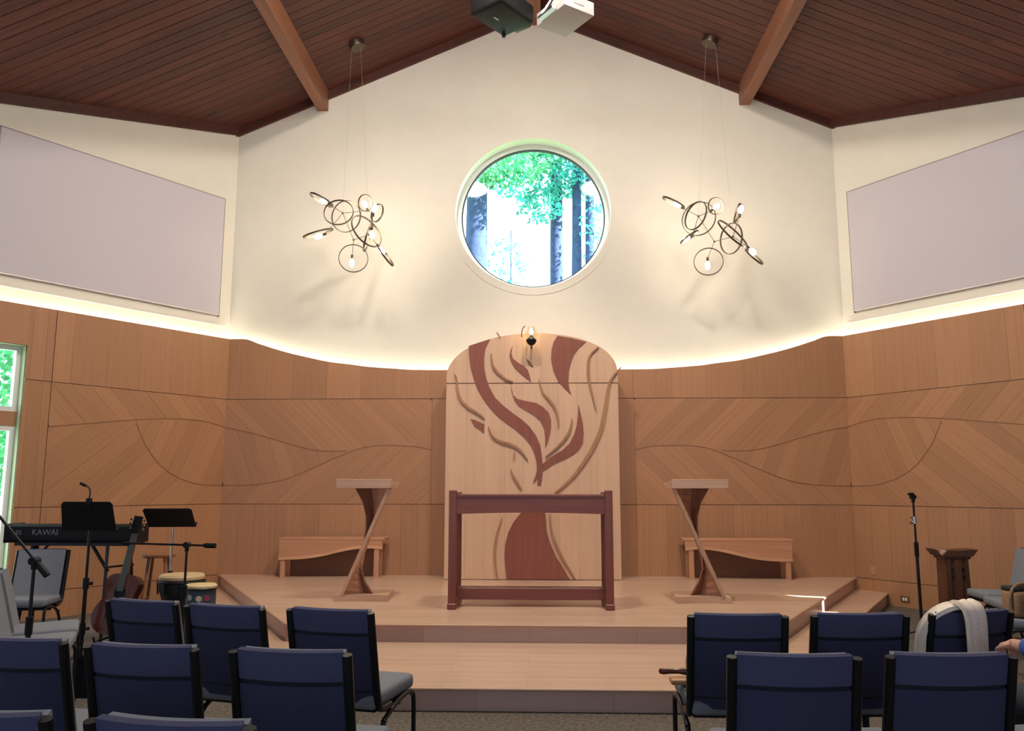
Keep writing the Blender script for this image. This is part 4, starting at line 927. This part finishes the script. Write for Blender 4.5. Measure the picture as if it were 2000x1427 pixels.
part('head', DR, plain('yellow_skin', (214, 190, 138), 0.55), lambda m: m.lathe([(0.134, 0.572), (0.136, 0.592), (0.125, 0.602), (0.02, 0.604)], 32), 30)
part('rim_ring', DR, M_BLACK, lambda m: m.tube([(0.135 * math.cos(2 * PI * i / 32), 0.135 * math.sin(2 * PI * i / 32), 0.567) for i in range(32)], 0.007, 6, closed=True), 60)
for a, z, c in ((-1.95, .50, (196, 186, 160)), (-1.30, .49, (204, 176, 150)), (-0.75, .49, (150, 40, 70)), (-1.65, .38, (40, 110, 110)), (-0.95, .36, (60, 120, 110)), (-1.9, .25, (150, 70, 60)), (-1.2, .22, (180, 160, 90))):
    d = Vector((math.cos(a), math.sin(a), 0)); q = d * 0.127 + Vector((0, 0, z))
    part('flower', DR, plain('petal_%d_%d' % (c[0], c[1]), c, 0.6), lambda m: m.lathe([(0.026, 0.0), (0.026, 0.003)], 10, M=Matrix.Translation(q) @ d.to_track_quat('Z', 'Y').to_matrix().to_4x4()))
# guitar, leaning on its stand
GT = thing('guitar', 'dark acoustic guitar propped upright between stage piano and stool', 'guitar', (-3.485, 6.95, 0.22))
GM_ = Matrix.Rotation(math.radians(6.0), 4, 'Y') @ Matrix.Rotation(math.radians(-10), 4, 'X')
def half(z): return 0
gp = [(0.0, 0.0), (0.10, 0.012), (0.165, 0.06), (0.192, 0.13), (0.185, 0.20), (0.150, 0.265), (0.122, 0.31), (0.128, 0.36), (0.142, 0.41), (0.130, 0.46), (0.085, 0.495), (0.0, 0.50)]
outl = sp2(gp, 4); outl = outl + [(-x, z) for x, z in outl[::-1][1:-1]]
GF = GM_ @ frame((0, 0, 0), (1, 0, 0), (0, 0, 1), (0, -1, 0))
MAH = wood('mahogany', (52, 20, 14), (84, 36, 24), 'Z', 0.25)
part('body', GT, MAH, lambda m: m.prism(outl, -0.05, 0.05, GF))
part('soundboard', GT, wood('dark_top', (74, 34, 22), (104, 52, 32), 'Z', 0.25), lambda m: m.prism([(x * 0.985, 0.004 + z * 0.985) for x, z in outl], 0.05, 0.054, GF))
part('sound_hole', GT, M_BLACKP, lambda m: m.prism(arc((0, 0.345), 0.05, 0, 2 * PI, 24)[:-1], 0.054, 0.0555, GF))
part('bridge', GT, M_BLACKP, lambda m: m.box((-0.075, 0.14, 0.054), (0.075, 0.165, 0.064), GF))
part('neck', GT, MAH, lambda m: m.prism([(-0.027, 0.40), (0.027, 0.40), (0.022, 0.84), (-0.022, 0.84)], 0.035, 0.062, GF))
part('fretboard', GT, plain('grey_fretboard', (66, 70, 66), 0.35), lambda m: m.prism([(-0.027, 0.36), (0.027, 0.36), (0.022, 0.84), (-0.022, 0.84)], 0.062, 0.069, GF))
hs = part('headstock', GT, M_BLACKP, lambda m: m.prism([(-0.024, 0.84), (0.024, 0.84), (0.040, 0.88), (0.036, 0.99), (-0.036, 0.99), (-0.040, 0.88)], 0.048, 0.064, GF))
for i in range(3):
    for s in (-1, 1): part('tuner', hs, M_CHROME, lambda m: m.lathe([(0.010, -0.006), (0.012, 0.0), (0.010, 0.006)], 10, M=GF @ Matrix.Translation((s * 0.058, 0.885 + i * 0.036, 0.052))), 50)
for i in range(3):
    for s in (-1, 1): part('tuner_post', hs, M_CHROME, lambda m: m.lathe([(0.005, 0.0), (0.005, 0.012)], 8, M=GF @ Matrix.Translation((s * 0.024, 0.885 + i * 0.036, 0.064))), 50)
GS = thing('guitar_stand', 'black tubular stand holding the acoustic guitar', 'stand', (-3.47, 6.95, 0))
part('upright', GS, M_BLACK, lambda m: m.tube([(0.0, 0.08, 0.12), (0.085, 0.16, 0.50), (0.10, 0.17, 0.60)], 0.011, 10), 60)
part('yoke', GS, M_BLACK, lambda m: m.tube([(0.115 + 0.045 * math.cos(a), 0.10 + 0.02 * math.sin(a), 0.63 + 0.05 * math.sin(a)) for a in [i * PI / 8 - 0.6 for i in range(11)]], 0.007, 8), 60)
for s in (-1, 1):
    part('cradle_arm', GS, M_BLACK, lambda m: m.tube([(0.0, 0.08, 0.22), (s * 0.10, 0.06, 0.19), (s * 0.11, -0.10, 0.185), (s * 0.11, -0.12, 0.23)], 0.009, 8), 60)
    part('leg', GS, M_BLACK, lambda m: m.tube([(0.0, 0.08, 0.22), (s * 0.22, -0.10, 0.012)], 0.010, 8), 60)
part('leg', GS, M_BLACK, lambda m: m.tube([(0.0, 0.08, 0.24), (0.0, 0.34, 0.012)], 0.010, 8), 60)
MN = thing('floor_monitor', 'black wedge floor monitor behind the front left row', 'loudspeaker', (-3.02, 6.02, 0), 0.1)
part('cabinet', MN, M_BLACKP, lambda m: m.prism([(-0.17, 0.0), (0.30, 0.0), (0.30, 0.42), (0.22, 0.44), (-0.17, 0.24)], -0.18, 0.18, frame((0, 0, 0), (1, 0, 0), (0, 0, 1), (0, -1, 0))))
part('grille', MN, plain('charcoal_grille', (34, 34, 36), 0.7, noise=0.3, nscale=300), lambda m: m.prism([(-0.155, 0.252), (0.20, 0.436), (0.20, 0.446), (-0.155, 0.262)], -0.16, 0.16, frame((0, 0, 0), (1, 0, 0), (0, 0, 1), (0, -1, 0))))

# ------------------------------------------------------------------ small pedestal by the right wall
PD = thing('pedestal', 'small dark oak pedestal with a flared top near the right wall', 'pedestal', (4.31, 8.70, 0))
OAK = wood('dark_oak', (70, 40, 26), (104, 66, 44), 'Z', 0.5)
part('body', PD, OAK, lambda m: m.prism([(-0.112, 0.755), (0.112, 0.755), (0.126, 0.0), (-0.126, 0.0)], -0.10, 0.10, frame((0, 0, 0), (1, 0, 0), (0, 0, 1), (0, -1, 0))))
part('top', PD, OAK, lambda m: m.prism([(-0.15, 0.762), (0.15, 0.762), (0.18, 0.795), (0.205, 0.826), (0.20, 0.832), (0.0, 0.818), (-0.20, 0.834), (-0.205, 0.828), (-0.18, 0.795)], -0.125, 0.125, frame((0, 0, 0), (1, 0, 0), (0, 0, 1), (0, -1, 0))))
part('top_moulding', PD, OAK, lambda m: m.box((-0.135, -0.118, 0.735), (0.135, 0.118, 0.765), bevel=0.01, seg=2))
for a, b in ((-0.108, -0.072), (-0.035, 0.035), (0.072, 0.108)): part('stile', PD, OAK, lambda m: m.box((a, -0.112, 0.03), (b, -0.099, 0.735)))
for q in (-0.0535, 0.0535):
    for z in (0.61, 0.54): part('fretwork', PD, plain('black_recess', (24, 16, 12), 0.8), lambda m: m.box((q - 0.014, -0.107, z), (q + 0.014, -0.0995, z + 0.04)))
part('plinth', PD, OAK, lambda m: m.box((-0.14, -0.12, 0.0), (0.14, 0.12, 0.04), bevel=0.008, seg=1))

# ------------------------------------------------------------------ tan bag on a chair at the right edge
BG = thing('shoulder_bag', 'tan bag with a black strap and a round brown front on a grey chair', 'bag', (3.80, 6.52, 0.486), math.radians(8))
part('body', BG, plain('tan_canvas', (150, 116, 82), 0.8, noise=0.2, nscale=60), lambda m: m.box((-0.17, -0.09, 0.0), (0.17, 0.09, 0.20), bevel=0.04, seg=4), 50)
for i, r in enumerate((0.085, 0.062, 0.036, 0.014)):
    part('round_patch', BG, plain('brown_leather_%d' % (i % 2), ((112, 66, 40), (88, 46, 28))[i % 2], 0.6), lambda m: m.lathe([(r, 0.0), (r, 0.006 + i * 0.004), (r * 0.9, 0.010 + i * 0.004)], 30, M=frame((-0.03, -0.09, 0.10), (1, 0, 0), (0, 0, 1), (0, -1, 0))), 40)
part('flap', BG, plain('dark_cloth', (26, 24, 24), 0.8), lambda m: m.box((-0.165, -0.075, 0.185), (0.165, 0.085, 0.225), bevel=0.018, seg=3), 50)
part('strap', BG, plain('tan_strap', (140, 108, 78), 0.7), lambda m: m.tube(smooth_path([(-0.18, -0.05, 0.06), (-0.185, -0.05, 0.15), (-0.13, -0.05, 0.235), (0.0, -0.05, 0.248), (0.13, -0.05, 0.235), (0.185, -0.05, 0.15), (0.18, -0.05, 0.06)], 5), 0.013, 8), 60)

# ------------------------------------------------------------------ wooden rattle and block on the front right aisle chair
CD = Vector((1.0, 4.236))
RT = thing('wooden_rattle', 'dark turned wooden rattle with a round disc, sticking out past the chair seat', 'rattle', (0.80, 4.22, 0.555))
DW = wood('turned_rosewood', (74, 30, 14), (112, 54, 28), 'X', 0.25)
part('handle', RT, DW, lambda m: m.lathe([(0.004, -0.128), (0.013, -0.122), (0.016, -0.105), (0.0125, -0.075), (0.012, -0.03), (0.018, 0.0), (0.022, 0.01), (0.013, 0.02)], 18, M=Matrix.Rotation(PI / 2, 4, 'Y')), 50)
part('disc', RT, wood('turned_maple', (142, 90, 48), (176, 120, 70), 'Z', 0.3), lambda m: m.lathe([(0.05, 0.012), (0.062, 0.016), (0.066, 0.025), (0.062, 0.034), (0.05, 0.038)], 28, M=Matrix.Translation((0, 0, 0.02)) @ Matrix.Rotation(PI / 2, 4, 'Y')), 50)
WB = thing('wooden_block', 'flat light wooden block on the seat below the rattle', 'block', (0.85, 4.27, 0.4855))
part('body', WB, wood('block_maple', (150, 98, 56), (190, 138, 90), 'X', 0.3), lambda m: m.box((-0.115, -0.04, 0.0), (0.12, 0.04, 0.026), bevel=0.009, seg=3), 50)

# ------------------------------------------------------------------ cream scarf over the chair back
def ribbon(path, widths, wdir, th, name, par, mat):
    P = smooth_path(path, 6); rows = []; n_ = len(P) - 1; m_ = len(widths) - 1
    for i, p in enumerate(P):
        f = i / n_ * m_; j = min(int(f), m_ - 1); w = widths[j] + (widths[j + 1] - widths[j]) * (f - j)
        d0, d1 = Vector(wdir[j]), Vector(wdir[j + 1]); d = (d0 + (d1 - d0) * (f - j)).normalized()
        tg = (P[min(i + 1, n_)] - P[max(i - 1, 0)]).normalized(); nn = tg.cross(d).normalized()
        rows.append([tuple(p + d * (w * (k_ / 8 - 0.5)) + nn * (0.006 * math.sin(k_ * 1.9 + 0.8) * (1 - 0.3 * f / m_))) for k_ in range(9)])
    m = MB(); m.grid(rows, th); o = m.build(name, mat, par, 60); return o
CRM = plain('cream_knit', (244, 226, 204), 0.95, noise=0.06, nscale=90, bump=0.3)
SF = thing('scarf', 'cream knitted scarf draped over the back of a navy chair', 'scarf', (2.06, 4.02, 0.87))
o2 = Vector((2.06, 4.02, 0.87)); q = lambda x, y, z: Vector((x, y, z)) - o2
ribbon([q(1.912, 4.085, 0.55), q(1.910, 4.07, 0.68), q(1.912, 4.05, 0.785), q(1.948, 4.04, 0.846), q(2.02, 4.045, 0.882), q(2.08, 4.03, 0.892)], [0.025, 0.03, 0.04, 0.09, 0.12], [(0.2, 1, 0), (0.2, 1, 0.1), (-.1, 1, 0.1), (-0.2, 1, 0), (-0.2, 1, 0)], 0.02, 'shoulder_fold', SF, CRM)
ribbon([q(2.088, 4.13, 0.72), q(2.085, 4.085, 0.85), q(2.082, 4.045, 0.902), q(2.083, 3.985, 0.898), q(2.090, 3.968, 0.85), q(2.098, 3.985, 0.72), q(2.103, 4.01, 0.56), q(2.106, 4.025, 0.45)], [0.10, 0.11, 0.11, 0.098, 0.092, 0.092], [(1, 0.25, 0), (1, 0.25, 0), (1, 0.25, 0), (1, 0.25, 0), (1, 0.25, 0), (1, 0.25, 0)], 0.02, 'hanging_end', SF, CRM)

# ------------------------------------------------------------------ person sitting just at the right edge
def skin_mesh(name, verts, edges, mat, parent, sub=2, root=0):
    me = bpy.data.meshes.new(name + '_cage'); me.from_pydata([v[:3] for v in verts], edges, []); o = bpy.data.objects.new(name + '_cage', me); COL.objects.link(o)
    md = o.modifiers.new('skin', 'SKIN'); md.use_smooth_shade = True
    lay = me.skin_vertices[0] if len(me.skin_vertices) else None
    if lay is None:
        bpy.context.view_layer.objects.active = o; bpy.ops.mesh.customdata_skin_add(); lay = me.skin_vertices[0]
    for i, v in enumerate(verts): lay.data[i].radius = (v[3], v[4] if len(v) > 4 else v[3])
    lay.data[root].use_root = True
    sb = o.modifiers.new('sub', 'SUBSURF'); sb.levels = sub; sb.render_levels = sub
    dg = bpy.context.evaluated_depsgraph_get(); dg.update(); nm = bpy.data.meshes.new_from_object(o.evaluated_get(dg)); bpy.data.objects.remove(o)
    nm.name = name; nm.materials.clear(); nm.materials.append(mat); nm.polygons.foreach_set('use_smooth', [True] * len(nm.polygons))
    r = bpy.data.objects.new(name, nm); COL.objects.link(r); r.parent = parent; return r
PE = thing('person', 'person in a blue shirt seated at the right edge with a hand on the lap', 'person', (2.39, 3.49, 0), math.radians(10))
SKIN = plain('skin', (206, 150, 126), 0.55, noise=0.05)
def hand(base, d, vs, es, i0):
    """palm and five curled fingers from the wrist vertex i0; d = forward direction, returns extended lists"""
    b = Vector(base); d = Vector(d).normalized(); side = d.cross(Vector((0, 0, 1))).normalized()
    p = len(vs); pc_ = b + d * 0.05; vs.append((*pc_, 0.030, 0.018)); es.append((i0, p))
    for k_, (off, ln) in enumerate(((-0.030, 0.052), (-0.010, 0.060), (0.011, 0.056), (0.030, 0.045))):
        a0 = len(vs); k0 = b + d * 0.088 + side * off; vs.append((*k0, 0.0095)); es.append((p, a0))
        k1 = k0 + d * ln * 0.42 + Vector((0, 0, -0.024)); vs.append((*k1, 0.0085)); es.append((a0, a0 + 1))
        k2 = k1 - d * ln * 0.18 + Vector((0, 0, -0.032)); vs.append((*k2, 0.0075)); es.append((a0 + 1, a0 + 2))
    a0 = len(vs); t0 = b + d * 0.035 + side * -0.040 + Vector((0, 0, -0.005)); vs.append((*t0, 0.0105)); es.append((p, a0)); t1 = t0 + d * 0.035 - side * 0.012 + Vector((0, 0, -0.012)); vs.append((*t1, 0.0095)); es.append((a0, a0 + 1))
    t2 = t1 + d * 0.025 + side * 0.004 + Vector((0, 0, -0.010)); vs.append((*t2, 0.008)); es.append((a0 + 1, a0 + 2))
# body surface: pelvis root, torso, neck, head, arms with hands, legs with feet  (local frame: y forward, x right)
V = [(0, -0.06, 0.56, .15, .12), (0, -0.08, 0.74, .14, .105), (0, -0.09, 0.92, .155, .11), (0, -0.08, 1.03, .12, .09), (0, -0.06, 1.10, .055), (0, -0.03, 1.17, .070, .085), (0, -0.015, 1.25, .082, .10), (0, -0.03, 1.33, .060, .072)]
Ed = [(0, 1), (1, 2), (2, 3), (3, 4), (4, 5), (5, 6), (6, 7)]
for s in (-1, 1):
    i = len(V); V += [(s * 0.185, -0.08, 1.00, .058), (s * 0.255, -0.05, 0.79, .045), (s * 0.250, 0.15, 0.79, .036), (s * 0.245, 0.215, 0.79, .026)]
    Ed += [(3, i), (i, i + 1), (i + 1, i + 2), (i + 2, i + 3)]
    hand((s * 0.245, 0.215, 0.79), (-s * 0.25, 0.9, -0.12), V, Ed, i + 3)
    j = len(V); V += [(s * 0.10, 0.05, 0.545, .085), (s * 0.11, 0.30, 0.54, .072), (s * 0.115, 0.46, 0.50, .058), (s * 0.115, 0.47, 0.28, .050), (s * 0.115, 0.46, 0.09, .034), (s * 0.12, 0.52, 0.045, .034), (s * 0.125, 0.61, 0.035, .030)]
    Ed += [(0, j), (j, j + 1), (j + 1, j + 2), (j + 2, j + 3), (j + 3, j + 4), (j + 4, j + 5), (j + 5, j + 6)]
skin_mesh('body', V, Ed, SKIN, PE)
SH = [(0, -0.06, 0.58, .168, .138), (0, -0.08, 0.74, .158, .122), (0, -0.09, 0.92, .172, .126), (0, -0.08, 1.035, .128, .098), (0, -0.07, 1.075, .068)]; SE = [(0, 1), (1, 2), (2, 3), (3, 4)]
for s in (-1, 1):
    i = len(SH); SH += [(s * 0.190, -0.08, 1.00, .072), (s * 0.257, -0.05, 0.793, .060), (s * 0.251, 0.13, 0.793, .050), (s * 0.247, 0.18, 0.793, .042)]; SE += [(3, i), (i, i + 1), (i + 1, i + 2), (i + 2, i + 3)]
skin_mesh('shirt', SH, SE, plain('blue_shirt', (58, 90, 168), 0.85, noise=0.12, nscale=60), PE)
TR = [(0, -0.06, 0.555, .165, .125)]; TE = []
for s in (-1, 1):
    j = len(TR); TR += [(s * 0.10, 0.05, 0.548, .097), (s * 0.11, 0.30, 0.545, .084), (s * 0.115, 0.468, 0.505, .071), (s * 0.115, 0.478, 0.28, .064), (s * 0.115, 0.468, 0.10, .054)]; TE += [(0, j), (j, j + 1), (j + 1, j + 2), (j + 2, j + 3), (j + 3, j + 4)]
skin_mesh('trousers', TR, TE, plain('charcoal_cloth', (64, 66, 72), 0.9, noise=0.15, nscale=80), PE)
for s in (-1, 1): part('shoe', PE, plain('black_leather', (24, 22, 22), 0.45), lambda m: (m.ellipsoid((s * 0.122, 0.545, 0.045), (0.050, 0.125, 0.044)), m.ellipsoid((s * 0.118, 0.47, 0.06), (0.045, 0.06, 0.055))), 60)
part('hair', PE, plain('grey_brown_hair', (104, 92, 82), 0.8, noise=0.25, nscale=90), lambda m: (m.ellipsoid((0, -0.055, 1.325), (0.100, 0.115, 0.095)), m.ellipsoid((0, -0.085, 1.25), (0.095, 0.075, 0.10))), 60)
part('nose', PE, SKIN, lambda m: m.ellipsoid((0, 0.093, 1.245), (0.014, 0.018, 0.024), 10, 8), 60)
for s in (-1, 1):
    part('eye', PE, plain('eye_dark', (40, 32, 28), 0.3), lambda m: m.ellipsoid((s * 0.033, 0.076, 1.272), (0.012, 0.008, 0.007), 10, 6), 60)
    part('ear', PE, SKIN, lambda m: m.ellipsoid((s * 0.092, -0.02, 1.255), (0.012, 0.020, 0.032), 10, 8), 60)
part('mouth', PE, plain('lips', (170, 96, 88), 0.5), lambda m: m.ellipsoid((0, 0.080, 1.203), (0.024, 0.008, 0.006), 10, 6), 60)

# ------------------------------------------------------------------ trees outside
BARK = plain('blue_grey_bark', (52, 68, 104), 0.9, noise=0.3, nscale=9, bump=0.6)
LEAVES = [leafmat('leaf_teal', (84, 186, 170), 0.6), leafmat('leaf_green', (92, 178, 120), 0.6), leafmat('leaf_dark', (70, 160, 160), 0.6)]
def tree(x, y, r, h, crowns, label, leaf, size=0.13, lean=0.0):
    T = thing('tree', label, 'tree', (x, y, -0.3), 0, 'trees outside the windows')
    part('trunk', T, BARK, lambda m: m.tube([(lean * i / 6 + 0.04 * r * math.sin(i * 2.0), 0.03 * math.cos(i * 1.7), h * i / 6) for i in range(7)], [r * (1.25 if i == 0 else 1.06 - 0.09 * i) for i in range(7)], 14), 70)
    m = MB(); bm = m.bm
    for (cx, cy, cz, rx, ry, rz_, cnt) in crowns:
        for _ in range(cnt):
            while True:
                p = Vector((random.uniform(-1, 1), random.uniform(-1, 1), random.uniform(-1, 1)))
                if p.length < 1: break
            c = Vector((cx - x + p.x * rx, cy - y + p.y * ry, cz + 0.3 + p.z * rz_)); s_ = size * random.uniform(0.6, 1.3)
            a = Vector((random.gauss(0, 1), random.gauss(0, 1), random.gauss(0, 1))).normalized(); b = a.cross(Vector((random.gauss(0, 1), random.gauss(0, 1), random.gauss(0, 1)))).normalized()
            bm.faces.new([bm.verts.new(c + a * s_ * u_ + b * s_ * v_) for u_, v_ in ((-.5, 0), (0, -.28), (.5, 0), (0, .28))])
    f = m.build('foliage', LEAVES[leaf], T); f['kind'] = 'stuff'
tree(-1.34, 18.0, 0.33, 13, [(-1.0, 17.4, 8.9, 1.7, 1.0, 0.8, 2600), (-1.6, 17.0, 8.2, 0.9, 0.8, 0.4, 600)], 'thick trunked tree at the left of the round window', 1)
tree(0.52, 19.0, 0.20, 14, [(0.3, 18.6, 9.1, 1.7, 1.0, 1.0, 3200), (0.1, 18.4, 8.0, 0.6, 0.4, 0.45, 330)], 'slim tree right of the middle of the round window', 0)
tree(0.92, 18.4, 0.15, 13, [(1.4, 18.0, 8.9, 0.9, 0.9, 0.7, 700)], 'thin tree beside the slim one in the round window', 2, lean=0.10)
tree(1.24, 18.2, 0.14, 13, [(1.6, 18.0, 7.4, 0.6, 0.6, 1.4, 380), (1.2, 17.6, 9.4, 0.9, 0.6, 0.5, 500)], 'thin tree at the right of the round window', 0, lean=0.05)
tree(-0.75, 24.0, 0.035, 9.5, [(-0.9, 23.6, 8.0, 0.7, 0.6, 1.0, 260)], 'far sapling low in the round window', 0)
tree(-10.6, 11.8, 0.20, 9, [(-9.6, 12.4, 3.4, 2.2, 2.2, 2.6, 7000)], 'leafy tree outside the tall window by the keyboard', 1, 0.13)
tree(-9.0, 14.6, 0.16, 8, [(-8.4, 13.8, 2.2, 2.2, 2.0, 2.4, 6000)], 'leafy shrub tree behind the one outside the tall window', 1, 0.13)
mb = MB(); mb.box((-40, 11.9, -0.6), (40, 70, -0.3)); mb.box((-40, -10, -0.6), (-9.2, 11.9, -0.3)); tag(mb.build('ground_outside', plain('grass_ground', (92, 120, 70), 0.9, noise=0.3, nscale=3)), 'grass outside the windows', kind='structure')
